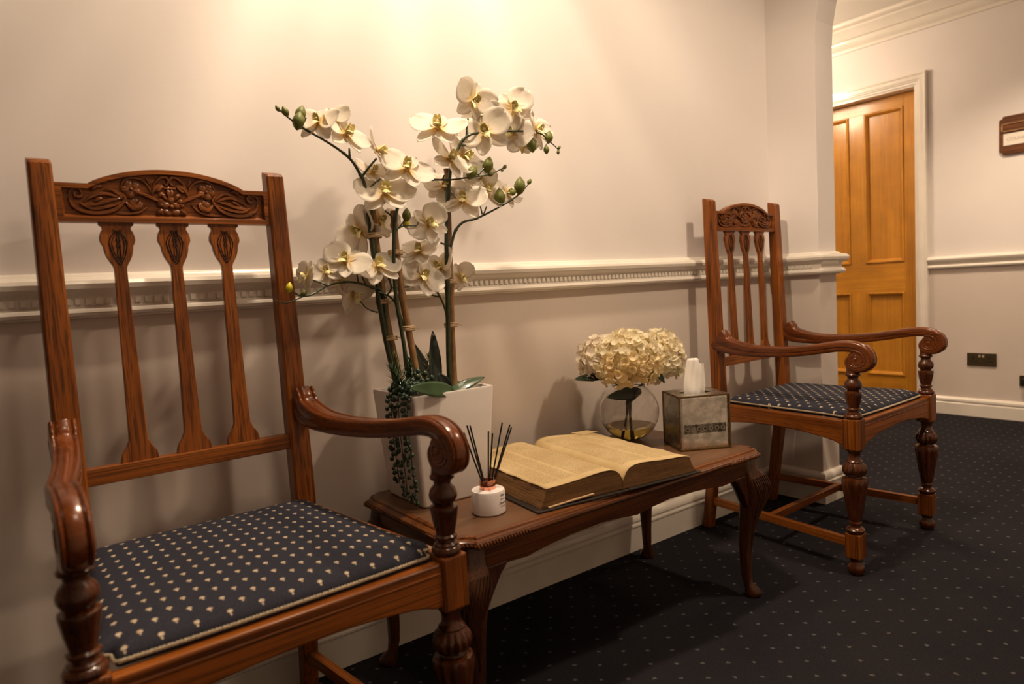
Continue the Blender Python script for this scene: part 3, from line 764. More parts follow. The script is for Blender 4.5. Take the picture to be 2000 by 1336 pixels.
# gadroon carving round each corner of the edge
for sx in (-1, 1):
    for sy in (-1, 1):
        gad = MB(); a, b, c = hx+.0015, hy+.0015, .034
        poly = [Vector((sx*a, sy*(b-c-.10), 0)), Vector((sx*a, sy*(b-c), 0)), Vector((sx*(a-c*.28), sy*(b-c*.95), 0)), Vector((sx*(a-c*.95), sy*(b-c*.28), 0)), Vector((sx*(a-c), sy*b, 0)), Vector((sx*(a-c-.13), sy*b, 0))]
        for p, q in zip(poly, poly[1:]):
            L = (q-p).length; n = int(L/.0072); n = max(n, 1)
            for i in range(n):
                c_ = p.lerp(q, (i+.5)/n); d = (q-p).normalized()
                gad.ell((c_.x, c_.y, T-.0155), (.0028, .0028, .0062), Euler((0, .35*sx, 0)), 7, 5)
        gad.build('carved_edge', mahog['x'], tab, smooth=60, kind='stuff')
ax, ay = hx-.030, hy-.030
def apron_o(L, deep):
    o_ = [(-L, T-.021)]
    bot = [(-L, T-.081), (-L*.90, T-.080), (-L*.80, T-.0745), (-L*.70, T-.077), (-L*.60, T-.070), (-L*.45, T-.064), (-L*.25, T-.061), (-L*.10, T-.066), (0, T-.072)]
    bot = bot + [(-a, b) for a, b in reversed(bot[:-1])]
    return o_+bot+[(L, T-.021)]
for sy in (-1, 1):
    MB().prism(apron_o(ax, 1), sy*ay-.009, sy*ay+.009).build('apron', mahog['x'], tab, smooth=30, bevel=.002)
for sx in (-1, 1):
    MB().prism(apron_o(ay, 1), sx*ax-.009, sx*ax+.009, 'x').build('apron', mahog['y'], tab, smooth=30, bevel=.002)
LEG = [(.400, .026, .000), (.362, .028, .003), (.345, .034, .009), (.325, .036, .013), (.300, .034, .016), (.270, .0285, .014), (.240, .0235, .009), (.200, .0195, .004), (.150, .0160, .0005), (.100, .0132, -.001), (.060, .0122, .0), (.036, .0125, .003), (.024, .0185, .009), (.014, .0225, .012), (.006, .0220, .012), (.0, .0170, .011)]
for sx in (-1, 1):
    for sy in (-1, 1):
        secs = []
        for z, h, off in LEG:
            cx_, cy_ = sx*(hx-.044+off), sy*(hy-.044+off); e = .55 if z > .05 else 1.0
            q = []
            for j in range(20):
                a = 2*PI*j/20; ca, sa = math.cos(a), math.sin(a)
                q.append((cx_+h*math.copysign(abs(ca)**e, ca), cy_+h*math.copysign(abs(sa)**e, sa), z))
            secs.append(q)
        lg = MB().loft(secs).build('leg', mahog_leg, tab, smooth=60)
        # carved acanthus on the knee
        cv = MB()
        for side in (0, 1):
            for i in range(8):
                q = []
                for t_ in range(9):
                    u = t_/8; z = .345-.20*u*(1-.055*i); k = max(0, min(1, u))
                    h = lerp([(a_, b_) for a_, b_, _ in reversed(LEG)], z); off = lerp([(a_, c_) for a_, _, c_ in reversed(LEG)], z)
                    across = (-.86+i*.245)*(1-.85*u**1.3)+.35*math.sin(u*2.2)
                    across = max(-.9, min(.93, across))
                    p1 = (sx*(hx-.044+off)+sx*h*across*(1 if sx > 0 else 1), sy*(hy-.044+off)+sy*(h+.0006))
                    p2 = (sx*(hx-.044+off)+sx*(h+.0006), sy*(hy-.044+off)+sy*h*across)
                    p = p1 if side == 0 else p2
                    q.append((p[0], p[1], z))
                cv.tube(q, [.0026*(1-.07*abs(t_-3)) for t_ in range(9)], 5)
        cv.build('knee_carving', mahog_dark, lg, smooth=60)
        # shaped ears where the leg meets the aprons
        for ax_ in (0, 1):
            L0 = .075; oo = [(0, .352), (L0, .352), (L0*.93, .343), (L0*.72, .325), (L0*.48, .296), (L0*.30, .270), (0, .235)]
            e = MB()
            if ax_ == 0:
                b0 = sx*(hx-.044); yy = sy*(hy-.044+.012)
                e.prism([(b0-sx*a*1.0, z) for a, z in oo], yy-.013, yy+.013, 'y')
            else:
                b0 = sy*(hy-.044); xx = sx*(hx-.044+.012)
                e.prism([(b0-sy*a, z) for a, z in oo], xx-.013, xx+.013, 'x')
            e.build('leg_bracket', mahog_leg, lg, smooth=30, bevel=.004, segs=2)

# ------------------------------------------------------------------ planter
ZT = T+.0006
pot = thing('planter', 'tall square white ceramic planter tapering to its foot on the table left end', 'planter', (.799, -.176, ZT), -.018)
def sq(h, z, r=.008, n=3):
    q = []
    for cx_, cy_, a0_ in ((1, 1, 0), (-1, 1, 90), (-1, -1, 180), (1, -1, 270)):
        for i in range(n+1):
            a = math.radians(a0_+90*i/n); q.append((cx_*(h-r)+r*math.cos(a), cy_*(h-r)+r*math.sin(a), z))
    return q
MB().loft([sq(.084, 0), sq(.087, .004), sq(.1045, .247), sq(.1035, .251), sq(.0975, .251), sq(.0965, .247), sq(.090, .20), sq(.02, .198)]).build('pot_body', potm, pot, smooth=30)
so = MB(); so.loft([sq(.0905, .200), sq(.0925, .225), sq(.06, .232), sq(.02, .236)]); so.build('soil', soilm, pot, smooth=60)

# ------------------------------------------------------------------ orchids
def petal_mesh(L, W_, cup, curl, tipw=.5, n=7, m=5, ruff=0):
    """a petal growing along +z from the origin, its face towards -y"""
    vs, fs = [], []
    for i in range(n+1):
        u = i/n; w_ = W_*math.sin(PI*(u**tipw*.94+.025))**.62
        for j in range(m+1):
            s = 2*j/m-1
            vs.append((s*w_, -cup*(1-s*s)*-1*math.sin(PI*u)*.6 - cup*s*s*.4 + curl*u*u + ruff*math.sin(s*7+u*5)*u, L*u))
    for i in range(n):
        for j in range(m):
            a = i*(m+1)+j; fs.append((a, a+1, a+m+2, a+m+1))
    return MB().add(vs, fs)
protoF = {}
def mesh_only(mb, name, mat, solid):
    o = mb.build(name, mat, None, smooth=180, solid=solid); me = o.data; bpy.data.objects.remove(o); return me
M_pet = mesh_only(petal_mesh(.051, .032, .006, -.012, 1.05, n=10, m=6, ruff=.0014), 'petal', petalm, 0)
M_sep = mesh_only(petal_mesh(.047, .0165, .006, .005, .95, n=9), 'sepal', petalm, 0)
lip = MB()
for s in (-1, 1):
    q = petal_mesh(.021, .009, .004, -.006, .6, 5, 4); R_ = Euler((math.radians(55), math.radians(s*48), 0)).to_matrix()
    lip.add([R_ @ Vector(v) for v in q.v], q.f)
q = petal_mesh(.026, .008, .004, -.010, .6, 6, 4); R_ = Euler((math.radians(120), 0, 0)).to_matrix(); lip.add([R_ @ Vector(v) for v in q.v], q.f)
lip.ell((0, -.006, .002), (.0045, .007, .0045), None, 8, 6)
for s in (-1, 1): lip.tube([(0, -.018, -.012), (s*.004, -.022, -.014), (s*.008, -.020, -.008)], .0006, 4)
M_lip = mesh_only(lip, 'lip', lipm, 0)
col_ = MB(); col_.ell((0, .001, 0), (.005, .007, .005), None, 8, 6)
M_hub = mesh_only(col_, 'flower', petalm, 0)
def add_part(name, me, parent, loc=(0, 0, 0), rot=(0, 0, 0), sc=(1, 1, 1), solid=0):
    o = bpy.data.objects.new(name, me); COL.objects.link(o); o.parent = parent; o.location = loc; o.rotation_euler = rot; o.scale = sc
    if solid:
        md = o.modifiers.new('thick', 'SOLIDIFY'); md.thickness = solid; md.offset = 0
    return o
FR = random.Random(11)
def flower(parent, u, v, Y, wpx, yaw=0, tilt=0, roll=0):
    p = at(u, v, Y); dist = (p-CAM).dot(f2)
    sc = wpx*dist/FPX/.104; tilt = tilt-14+FR.uniform(-8, 8); yaw += FR.uniform(-14, 14)
    face = (CAM-p); az = math.atan2(face.y, face.x)+PI/2
    o = add_part('flower', M_hub, parent, p)
    o.rotation_euler = Euler((math.radians(tilt), math.radians(roll), az+math.radians(yaw)), 'ZYX' if False else 'XYZ')
    o.scale = (sc,)*3
    j = lambda a: math.radians(FR.uniform(-a, a))
    add_part('petal', M_pet, o, (.002, -.001, .001), (j(10)-.1, math.radians(76)+j(9), j(8)), solid=.0006)
    add_part('petal', M_pet, o, (-.002, -.001, .001), (j(10)-.1, math.radians(-76)+j(9), j(8)), solid=.0006)
    add_part('petal', M_sep, o, (0, .002, 0), (j(9), j(8), 0), solid=.0006)
    add_part('petal', M_sep, o, (.001, .002, 0), (j(9), math.radians(142)+j(9), 0), solid=.0006)
    add_part('petal', M_sep, o, (-.001, .002, 0), (j(9), math.radians(-142)+j(9), 0), solid=.0006)
    add_part('lip', M_lip, o, (0, -.003, 0))
    return o
bud_me = {}
def bud(parent, u, v, Y, r, rot=0, mat='g'):
    key = mat
    if key not in bud_me:
        b = MB(); secs = []
        for i in range(9):
            t = i/8; rr = math.sin(PI*(t*.96+.02))**.8*(1.0-.25*t)
            secs.append([(rr*.72*math.cos(2*PI*j/10), rr*.72*math.sin(2*PI*j/10), (t-.5)*2) for j in range(10)])
        b.loft(secs)
        bud_me[key] = mesh_only(b, 'bud', budm if mat == 'g' else budy, 0)
    p = at(u, v, Y); k = r*(p-CAM).dot(f2)/FPX
    return add_part('bud', bud_me[key], parent, p, (0, math.radians(rot), 0), (k,)*3)
def smoothpath(P3, sub=6):
    q = []
    for i in range(len(P3)-1):
        p0 = P3[max(i-1, 0)]; p1 = P3[i]; p2 = P3[i+1]; p3 = P3[min(i+2, len(P3)-1)]
        for t_ in range(sub):
            t = t_/sub; q.append(.5*((2*p1)+(p2-p0)*t+(2*p0-5*p1+4*p2-p3)*t*t+(3*p1-p0-3*p2+p3)*t**3))
    return q+[P3[-1]]
def stem(parent, pts, r0, r1, mat=None, name='stem', n=7):
    P3 = smoothpath([at(*p) for p in pts]); L = len(P3)
    rr = [(r0+(r1-r0)*i/(L-1))*(1.0+(.35 if i % 12 == 0 else 0)) for i in range(L)]
    return MB().tube(P3, rr, n).build(name, mat or stemm, parent, smooth=60)
def tie(parent, u, v, Y, r=.0125, rz=0):
    r = .0160
    p = at(u, v, Y); m = MB()
    for dz in (-.0035, -.001, .0018, .004):
        m.tube([(p.x+r*math.cos(a)*1.0, p.y+r*.85*math.sin(a), p.z+dz+.0012*math.sin(a+dz*900)) for a in [2*PI*i/16 for i in range(17)]], .0017, 5)
    m.tube([(p.x+r, p.y, p.z), (p.x+r+.006, p.y-.002, p.z+.001), (p.x+r+.013, p.y-.003, p.z-.004)], .0008, 4)
    return m.build('raffia_tie', raffia, parent, smooth=60)
def orchid(label):
    return thing('orchid', label, 'flower', (.80, -.176, T+.20), 0, 'artificial white orchids in the planter')
def rebase(root):
    for c in list(root.children):
        c.location = Vector(c.location)-Vector(root.location)
# left plant
YL = -.165
o1 = orchid('white orchid spray arching far left with green buds, left stem in the white planter')
stem(o1, [(782, 775, -.18), (758, 680, YL), (742, 590, YL), (728, 480, YL), (718, 400, YL)], .0080, .0062, stemm)
stem(o1, [(790, 775, -.176), (768, 680, -.158), (751, 590, -.158), (738, 490, -.158), (728, 405, -.158)], .0068, .0062, canem, 'cane')
stem(o1, [(718, 402, YL), (712, 360, YL), (704, 342, YL), (690, 318, YL), (672, 300, YL), (640, 278, -.17), (600, 255, -.18), (566, 232, -.19), (542, 211, -.19)], .0042, .0016)
stem(o1, [(707, 345, YL), (722, 325, YL-.01), (735, 310, YL-.01)], .0030, .0022); stem(o1, [(713, 376, YL), (728, 362, YL), (742, 350, YL)], .0028, .002)
stem(o1, [(683, 308, YL), (682, 290, YL)], .003, .002); stem(o1, [(590, 247, -.18), (598, 230, -.18)], .002, .0016)
stem(o1, [(562, 229, -.19), (557, 219, -.19)], .0016, .0014); stem(o1, [(580, 243, -.185), (588, 225, -.185)], .0016, .0014)
bud(o1, 542, 212, -.19, 7, -30); bud(o1, 557, 218, -.19, 11, -25); bud(o1, 583, 236, -.19, 19, 15); bud(o1, 587, 222, -.18, 17, 20)
for u, v, Y, w_, ya, ti, ro_ in [(622, 240, -.19, 92, -28, -22, 8), (650, 232, -.165, 74, 12, -20, -12), (675, 262, -.19, 104, 22, -26, 24), (737, 296, -.165, 90, 75, -10, 38), (727, 338, -.15, 78, 30, -25, 12), (752, 378, -.19, 118, 10, -30, 2), (703, 452, -.135, 104, -30, 10, -40), (676, 510, -.19, 98, -35, -30, 22), (738, 520, -.20, 98, 18, -34, -14)]:
    flower(o1, u, v, Y, w_, ya, ti, ro_)
# lower left spray
stem(o1, [(757, 660, YL), (748, 575, YL-.01), (727, 562, YL-.012), (700, 553, YL-.015), (672, 551, YL-.02), (640, 558, YL-.025), (610, 575, YL-.03), (588, 578, YL-.035), (573, 570, YL-.035)], .0032, .0015)
stem(o1, [(640, 558, -.19), (625, 552, -.19), (608, 546, -.19)], .0022, .0016); stem(o1, [(612, 574, -.19), (590, 580, -.20), (560, 592, -.20), (541, 587, -.20)], .0018, .0010)
stem(o1, [(700, 553, -.18), (697, 535, -.18)], .002, .0016); stem(o1, [(715, 556, -.18), (707, 540, -.18)], .002, .0016)
stem(o1, [(737, 610, -.165), (718, 603, -.165), (703, 588, -.165)], .0022, .0016)
bud(o1, 565, 562, -.20, 11, 10, 'y'); bud(o1, 594, 572, -.20, 9, 60)
for u, v, Y, w_, ya, ti, ro_ in [(600, 540, -.20, 74, -62, 0, 15), (637, 530, -.18, 70, 20, -18, -20), (690, 575, -.14, 92, 30, 40, -28), (664, 545, -.15, 72, -20, 10, 30)]:
    flower(o1, u, v, Y, w_, ya, ti, ro_)
tie(o1, 731, 461, YL+.003); tie(o1, 748, 590, YL+.003); tie(o1, 762, 661, YL+.003)
# middle plant
YM = -.18
o2 = orchid('white orchid on the brown leaning cane, middle stem in the white planter')
stem(o2, [(818, 750, -.185), (797, 640, YM), (786, 580, YM), (776, 500, YM), (770, 440, YM), (768, 412, YM)], .0082, .0070, canem, 'cane')
stem(o2, [(802, 755, -.195), (785, 650, YM-.012), (774, 585, YM-.012), (769, 500, YM-.010), (772, 430, YM-.012), (779, 395, YM-.01)], .0048, .0040)
stem(o2, [(779, 395, YM-.01), (790, 377, YM-.01), (800, 364, YM-.012), (817, 354, YM-.015), (845, 351, YM-.02), (880, 351, YM-.025), (920, 346, YM-.03), (955, 341, YM-.03), (985, 327, YM-.03)], .0036, .0014)
for a in ([(795, 372, -.19), (796, 355, -.19)], [(838, 351, -.20), (843, 338, -.20)], [(864, 351, -.2), (868, 342, -.2)], [(934, 342, -.21), (946, 328, -.21)]): stem(o2, a, .0024, .0018)
bud(o2, 922, 337, -.21, 17, 40); bud(o2, 953, 322, -.21, 17, 20); bud(o2, 958, 340, -.21, 8, 80); bud(o2, 986, 326, -.21, 6, 40); bud(o2, 981, 333, -.21, 4, 70)
stem(o2, [(772, 428, -.19), (760, 418, -.19), (752, 412, -.19)], .0022, .0018)
stem(o2, [(774, 448, -.19), (790, 441, -.19), (812, 441, -.19), (817, 434, -.19)], .0022, .0010); stem(o2, [(780, 444, -.19), (789, 432, -.19), (794, 424, -.19)], .0018, .0014)
bud(o2, 794, 420, -.19, 14, 5); bud(o2, 793, 435, -.185, 11, 10, 'y')
for u, v, Y, w_, ya, ti, ro_ in [(795, 330, -.20, 108, -8, -34, 16), (878, 312, -.205, 98, 15, -30, 32), (905, 308, -.17, 100, 35, -14, 40), (742, 430, -.145, 82, 30, 8, 12), (838, 438, -.20, 86, 25, -12, -34), (820, 492, -.175, 88, -8, -34, 6), (826, 540, -.19, 92, 22, -16, 28), (862, 522, -.16, 88, -24, -22, -16), (724, 545, -.15, 84, 16, 18, -30), (868, 365, -.15, 84, 10, -30, 10)]:
    flower(o2, u, v, Y, w_, ya, ti, ro_)
tie(o2, 772, 494, YM+.0); tie(o2, 797, 642, YM+.0, .0125)
stem(o2, [(790, 640, -.18), (776, 600, -.18), (762, 580, -.18), (740, 570, -.18)], .0024, .0018); stem(o2, [(752, 580, -.18), (764, 565, -.18), (760, 545, -.18), (752, 530, -.18)], .0024, .0018); stem(o2, [(764, 562, -.18), (778, 562, -.18), (800, 560, -.19)], .002, .0014)
# right plant
YR = -.165
o3 = orchid('white orchid rising highest with buds at the far right, right stem in the white planter')
stem(o3, [(889, 760, -.165), (884, 660, YR+.008), (881, 560, YR+.008), (877, 440, YR+.008), (873, 330, YR+.008)], .0068, .0064, canem, 'cane')
stem(o3, [(879, 760, -.17), (876, 690, YR-.006), (874, 560, YR-.006), (872, 470, YR-.008), (875, 380, YR-.006), (882, 310, YR-.008)], .0066, .0044)
stem(o3, [(882, 312, YR-.01), (895, 290, YR-.01), (904, 274, YR-.012), (922, 262, YR-.02), (960, 258, YR-.02), (1000, 256, YR-.02), (1040, 258, YR-.02), (1058, 262, YR-.02), (1068, 272, YR-.02), (1080, 282, YR-.02), (1092, 294, YR-.02)], .0040, .0012)
stem(o3, [(911, 268, -.18), (912, 245, -.18), (914, 232, -.18)], .0026, .002); stem(o3, [(898, 283, -.18), (912, 284, -.18), (918, 278, -.18)], .0026, .002); stem(o3, [(966, 258, -.19), (975, 256, -.19)], .002, .002)
stem(o3, [(1071, 276, -.185), (1066, 284, -.185), (1066, 290, -.185)], .0014, .0012); stem(o3, [(1056, 263, -.185), (1064, 260, -.185), (1070, 266, -.185)], .0016, .0014)
bud(o3, 1072, 268, -.185, 13, 10); bud(o3, 1038, 283, -.19, 15, -10); bud(o3, 1067, 292, -.185, 9, 0); bud(o3, 1092, 288, -.185, 5, 40); bud(o3, 1090, 297, -.185, 5, 0)
stem(o3, [(875, 500, -.175), (882, 475, -.175), (890, 450, -.175), (905, 434, -.18), (930, 427, -.185), (965, 410, -.19), (1000, 390, -.19), (1020, 373, -.19), (1035, 356, -.19)], .0040, .0014)
stem(o3, [(875, 478, -.175), (862, 475, -.175), (850, 464, -.175)], .0026, .0018)
for a in ([(942, 419, -.19), (938, 402, -.19)], [(945, 418, -.19), (950, 404, -.19)], [(976, 403, -.19), (976, 392, -.19)], [(985, 399, -.19), (985, 388, -.19)], [(1010, 383, -.19), (1014, 374, -.19)]): stem(o3, a, .002, .0016)
bud(o3, 976, 385, -.195, 18, 0); bud(o3, 1015, 363, -.195, 18, 8); bud(o3, 1002, 376, -.195, 9, 60); bud(o3, 1034, 355, -.19, 7, 35); bud(o3, 1022, 358, -.19, 5, 40)
for u, v, Y, w_, ya, ti, ro_ in [(856, 250, -.20, 112, 0, -32, 4), (925, 196, -.175, 92, 30, 15, 20), (945, 236, -.17, 84, -15, 10, -14), (948, 258, -.20, 106, -14, -8, -24), (1003, 212, -.18, 94, 30, -5, -34), (1000, 258, -.165, 88, -18, 6, 30), (1046, 255, -.18, 84, 48, -8, 14), (1020, 282, -.165, 62, 20, 60, 0), (903, 392, -.195, 98, -8, -24, 6), (950, 375, -.18, 88, 36, -34, 18), (990, 378, -.175, 66, 40, -10, 30), (936, 345, -.15, 70, 10, 30, 10), (900, 540, -.14, 62, 24, 20, -30)]:
    flower(o3, u, v, Y, w_, ya, ti, ro_)
tie(o3, 880, 551, YR+.001, .0120); tie(o3, 881, 635, YR+.001, .0120)
stem(o3, [(876, 640, -.17), (868, 600, -.17), (855, 572, -.175), (843, 553, -.175)], .0026, .0018); stem(o3, [(860, 580, -.17), (842, 575, -.17), (833, 555, -.17)], .0022, .0016); stem(o3, [(852, 570, -.17), (862, 565, -.165), (870, 545, -.165)], .0022, .0016)
# basal leaves
def blade(parent, base, tip, wid, Y0, Y1, mat=leafm, sag=.0, name='leaf', face=(0, -1, .6), cup=.25):
    a, b = at(*base, Y0), at(*tip, Y1); d = b-a; n = 12; vs, fs = [], []
    side = d.cross(Vector(face)).normalized(); up = side.cross(d).normalized()
    if up.z < 0 and abs(face[2]) > .3: up = -up
    for i in range(n+1):
        t = i/n; w_ = wid*math.sin(PI*(t**.8*.95+.04))**.7; c = a+d*t+up*(sag*math.sin(PI*t))
        for j in range(7):
            s = j/3-1; vs.append(c+side*(s*w_)+up*(abs(s)*w_*cup))
    for i in range(n):
        for j in range(6): k = i*7+j; fs.append((k, k+1, k+8, k+7))
    return MB().add(vs, fs).build(name, mat, parent, smooth=180, solid=.0016)
blade(o2, (886, 764), (801, 758), .018, -.262, -.298, leafm, .003, face=(0, -1, .35), cup=.12)
blade(o3, (872, 772), (946, 737), .013, -.22, -.24, leafm, .006, face=(0, -1, 1), cup=.12)
blade(o3, (852, 765), (845, 647), .017, -.17, -.13, leafd, 0, face=(0, -1, 0))
blade(o2, (848, 768), (806, 668), .014, -.17, -.15, leafd, 0, face=(0, -1, 0))
blade(o3, (878, 762), (857, 730), .014, -.20, -.20, leafd, 0, face=(0, -1, 0))
blade(o1, (800, 760), (786, 660), .006, -.17, -.17, leafd, 0, face=(0, -1, 0))
for o in (o1, o2, o3): rebase(o)
# spiky sprigs
def sprig(label, base, tip, Y, L, seed, mat=sprigm, n=46):
    a, b = at(*base, Y), at(*tip, Y-.01); r = random.Random(seed)
    t = thing('sprig', label, 'foliage', a, 0, 'spiky artificial sprigs in the planter')
    d = b-a; MB().tube([Vector((0, 0, 0)), d*.5, d], [.0016, .0013, .0008], 6).build('stem', stemm, t)
    m = MB()
    for i in range(n):
        k = i/n; c = d*(.12+.86*k); ang = i*2.4; out = Vector((math.cos(ang), math.sin(ang)*.8, .55+.8*k)).normalized()
        l = L*(1.1-.6*k)*r.uniform(.7, 1.2); w_ = out.cross(Vector((0, 0, 1))).normalized()*.0013; e = c+out*l
        m.add([c-w_, c+w_, c+out*l*.5+w_*.9+Vector((0, 0, .0012)), e, c+out*l*.5-w_*.9+Vector((0, 0, .0012))], [(0, 1, 2, 3, 4)])
    m.build('needles', mat, t, smooth=0)['kind'] = 'stuff'
sprig('yellow green spiky sprig at the foot of the left orchid stem', (786, 765), (770, 690), -.205, .026, 1)
sprig('spiky sprig pointing up between the dark leaves by the brown cane', (826, 762), (838, 690), -.215, .022, 2)
sprig('dark bushy sprig with long whiskers leaning left over the planter rim', (792, 768), (764, 722), -.225, .045, 3, leafm, 60)
sprig('short dark spiky sprig close behind the brown cane', (805, 765), (800, 700), -.20, .026, 4, leafm, 60)

# trailing string of pearls
pearl = MB(); pearl.ell((0, 0, 0), (.0062, .0062, .0068), None, 8, 6); M_pearl = mesh_only(pearl, 'bead', pearlm, 0)
PR = random.Random(5)
st_t = thing('trailing_succulent', 'trailing string of green pearl beads spilling over the left rim of the white planter', 'plant', (.70, -.22, .67))
strands = [([(.752, -.235, .672), (.705, -.235, .690), (.683, -.232, .672), (.681, -.23, .60), (.684, -.232, .52), (.687, -.235, .445)], 62),
           ([(.757, -.20, .670), (.708, -.205, .692), (.679, -.205, .670), (.677, -.203, .61), (.679, -.205, .54), (.684, -.206, .472)], 54),
           ([(.752, -.26, .670), (.704, -.262, .688), (.684, -.262, .670), (.682, -.262, .60), (.688, -.262, .50), (.6475, -.262, .402)], 0),
           ([(.760, -.262, .670), (.712, -.264, .690), (.688, -.262, .672), (.686, -.260, .60), (.690, -.258, .52), (.695, -.256, .436)], 66)]
for pts, n in strands:
    if not n: continue
    P3 = smoothpath([Vector(p)-Vector((.70, -.22, .67)) for p in pts], 8)
    s_ = MB().tube(P3, .0011, 5).build('strand', stemm, st_t, smooth=60)
    for i in range(n):
        k = (i+.5)/n*(len(P3)-1); a = P3[int(k)]; p = a.lerp(P3[min(int(k)+1, len(P3)-1)], k % 1)
        ang = PR.uniform(0, 2*PI); 
        off = Vector((-abs(math.cos(ang))*.009, math.sin(ang)*.011, PR.uniform(-.002, .004)))
        if k < 10: off = Vector((math.cos(ang)*.009, math.sin(ang)*.009, .006))
        sc = PR.uniform(.75, 1.1)*(1.05-.3*i/n)
        add_part('bead', M_pearl, s_, p+off, (PR.uniform(-.5, .5),)*3, (sc,)*3)
cl = MB().tube([(0, 0, 0), (.03, 0, .012), (.06, .01, .006)], .002, 6).build('strand', stemm, st_t)
for i in range(64):
    x_, y_ = PR.uniform(.0, .056), PR.uniform(-.050, .03); h = .008+.050*math.exp(-((x_-.035)/.02)**2)*PR.random()
    add_part('bead', M_pearl, cl, (x_, y_, h), (0, 0, 0), (PR.uniform(.8, 1.15),)*3)

def text_mesh(name, body, size, mat, parent, align='CENTER'):
    cu = bpy.data.curves.new(name, 'FONT'); cu.body = body; cu.size = size; cu.align_x = align; cu.extrude = .0001
    o = bpy.data.objects.new(name, cu); COL.objects.link(o)
    dg = bpy.context.evaluated_depsgraph_get(); me = bpy.data.meshes.new_from_object(o.evaluated_get(dg))
    bpy.data.objects.remove(o); me.materials.clear(); me.materials.append(mat)
    o = bpy.data.objects.new(name, me); COL.objects.link(o); o.parent = parent
    return o
# ------------------------------------------------------------------ reed diffuser
df = thing('reed_diffuser', 'small white reed diffuser pot with copper collar and black reeds on the table', 'diffuser', (.800, -.380, ZT))
MB().lathe([(.001, 0), (.0335, 0), (.0358, .0025), (.0360, .046), (.0345, .0495), (.030, .0505), (.018, .0510), (.001, .0510)], n=48).build('bottle', diffm, df, smooth=35)
MB().lathe([(.0165, .0505), (.0170, .0515), (.0172, .0690), (.0165, .0705), (.0130, .0705), (.0125, .0690), (.0125, .064), (.002, .0635)], n=36).build('collar', copper, df, smooth=35)
base = Vector((.800, -.380, T))
for u, v in ((906, 846), (912, 832), (918, 832), (954, 843), (962, 847), (981, 826), (996, 830), (999, 835)):
    tip = at(u, v, -.380+random.uniform(-.03, .02))-base
    b0 = Vector((-tip.x*.10, -tip.y*.10, .012)); 
    MB().tube([b0, tip], .0017, 8).build('reed', blackm, df, smooth=60)
# label printed on the bottle: a few small lines turned to the right of the lens
for txt, z, sz in (('Fine', .0385, .0085), ('FRAGRANCE', .0320, .0030), ('Home', .0225, .0085), ('DIFFUSER', .0165, .0030)):
    o = text_mesh('label_text', txt, sz, inkm, df)
    a = math.atan2(CAM.y-base.y, CAM.x-base.x)+math.radians(56)
    o.location = (.0363*math.cos(a), .0363*math.sin(a), z); o.rotation_euler = (PI/2, 0, a+PI/2)

# ------------------------------------------------------------------ old book
bk = thing('open_book', 'large old bible lying open on the table, brown stained page edges', 'book', (1.118, -.297, ZT), math.radians(-6.5))
PW, PL = .222, .192
cv = MB()
cv.box(-PW-.014, -.012, -PL-.010, PL+.010, 0, .0045); cv.box(.012, PW+.014, -PL-.010, PL+.010, 0, .0045); cv.box(-.012, .012, -PL-.008, PL+.008, .0, .0035)
cv.build('cover', leatherm, bk, smooth=0, bevel=.0018)
def hprof(side):
    # top of the page block from the gutter out to the fore edge
    H = .052 if side < 0 else .050
    return [(.0, .020), (.004, .031), (.010, .041), (.020, .049), (.035, .0535), (.055, .0545), (.080, .0530), (.110, .0500), (.145, .0475), (.175, .0460), (.195, .0455 if side < 0 else .0440), (.2065, .0445 if side < 0 else .0405)]
for side in (-1, 1):
    pr = hprof(side); br = random.Random(3+side)
    NY = 16; secs = []
    bottom = [(.222 if side < 0 else .226, .0052), (.0, .0050)]
    outl_ = [(a, z) for a, z in pr] + [(.2120, .030), (.2180, .016)] + bottom
    for i in range(NY+1):
        y_ = -PL+2*PL*i/NY
        secs.append([(side*(a+(.0014*math.sin(i*1.7+z*200) if a > .19 else 0)), y_+(br.uniform(-.0008, .0008) if i in (0, NY) else 0), z) for a, z in outl_])
    MB().loft(secs).build('page_block', edgem, bk, smooth=40)
    # the printed leaf on top, slightly wavy at its fore edge
    vs, fs = [], []; n = len(pr)
    for i in range(NY*2+1):
        y_ = (-PL-.0006)+2*(PL+.0006)*i/(NY*2)
        for a, z in pr:
            wv = .0016*math.sin(i*.9+side)*max(0, a-.12)/.09
            vs.append((side*(a+(.0015 if a > .2 else 0)), y_, z+.0012+wv*.6+.0006*max(0, (a-.1)/.1)))
    for i in range(NY*2):
        for j in range(n-1): k = i*n+j; fs.append((k, k+1, k+n+1, k+n))
    MB().add(vs, fs).build('printed_leaf', textm, bk, smooth=180, solid=.0009)
    # layered sheets fanned at the fore edge
    sh = MB()
    for q in range(18):
        z = .008+q*.0019; o_ = .2190-q*.0007+br.uniform(-.0012, .0012)
        sh.box(min(side*(o_-.012), side*o_), max(side*(o_-.012), side*o_), -PL+br.uniform(-.0006, .001), PL, z, z+.0007)
    sh.build('page_edges', edgem, bk, smooth=0)['kind'] = 'stuff'
lp = MB(); lp.add([(-.205, -PL-.005, .0062), (-.085, -PL-.005, .0120), (-.085, -PL+.02, .0125), (-.205, -PL+.02, .0066)], [(0, 1, 2, 3)])
lp.build('loose_page', paperstrip, bk, smooth=0, solid=.0022)
tp = MB(); tp.add([(.150, PL-.03, .0495), (.214, PL-.02, .0465), (.196, PL+.008, .0500), (.135, PL+.003, .0520)], [(0, 1, 2, 3)])
tp.build('turned_leaf', textm, bk, smooth=0, solid=.0006)

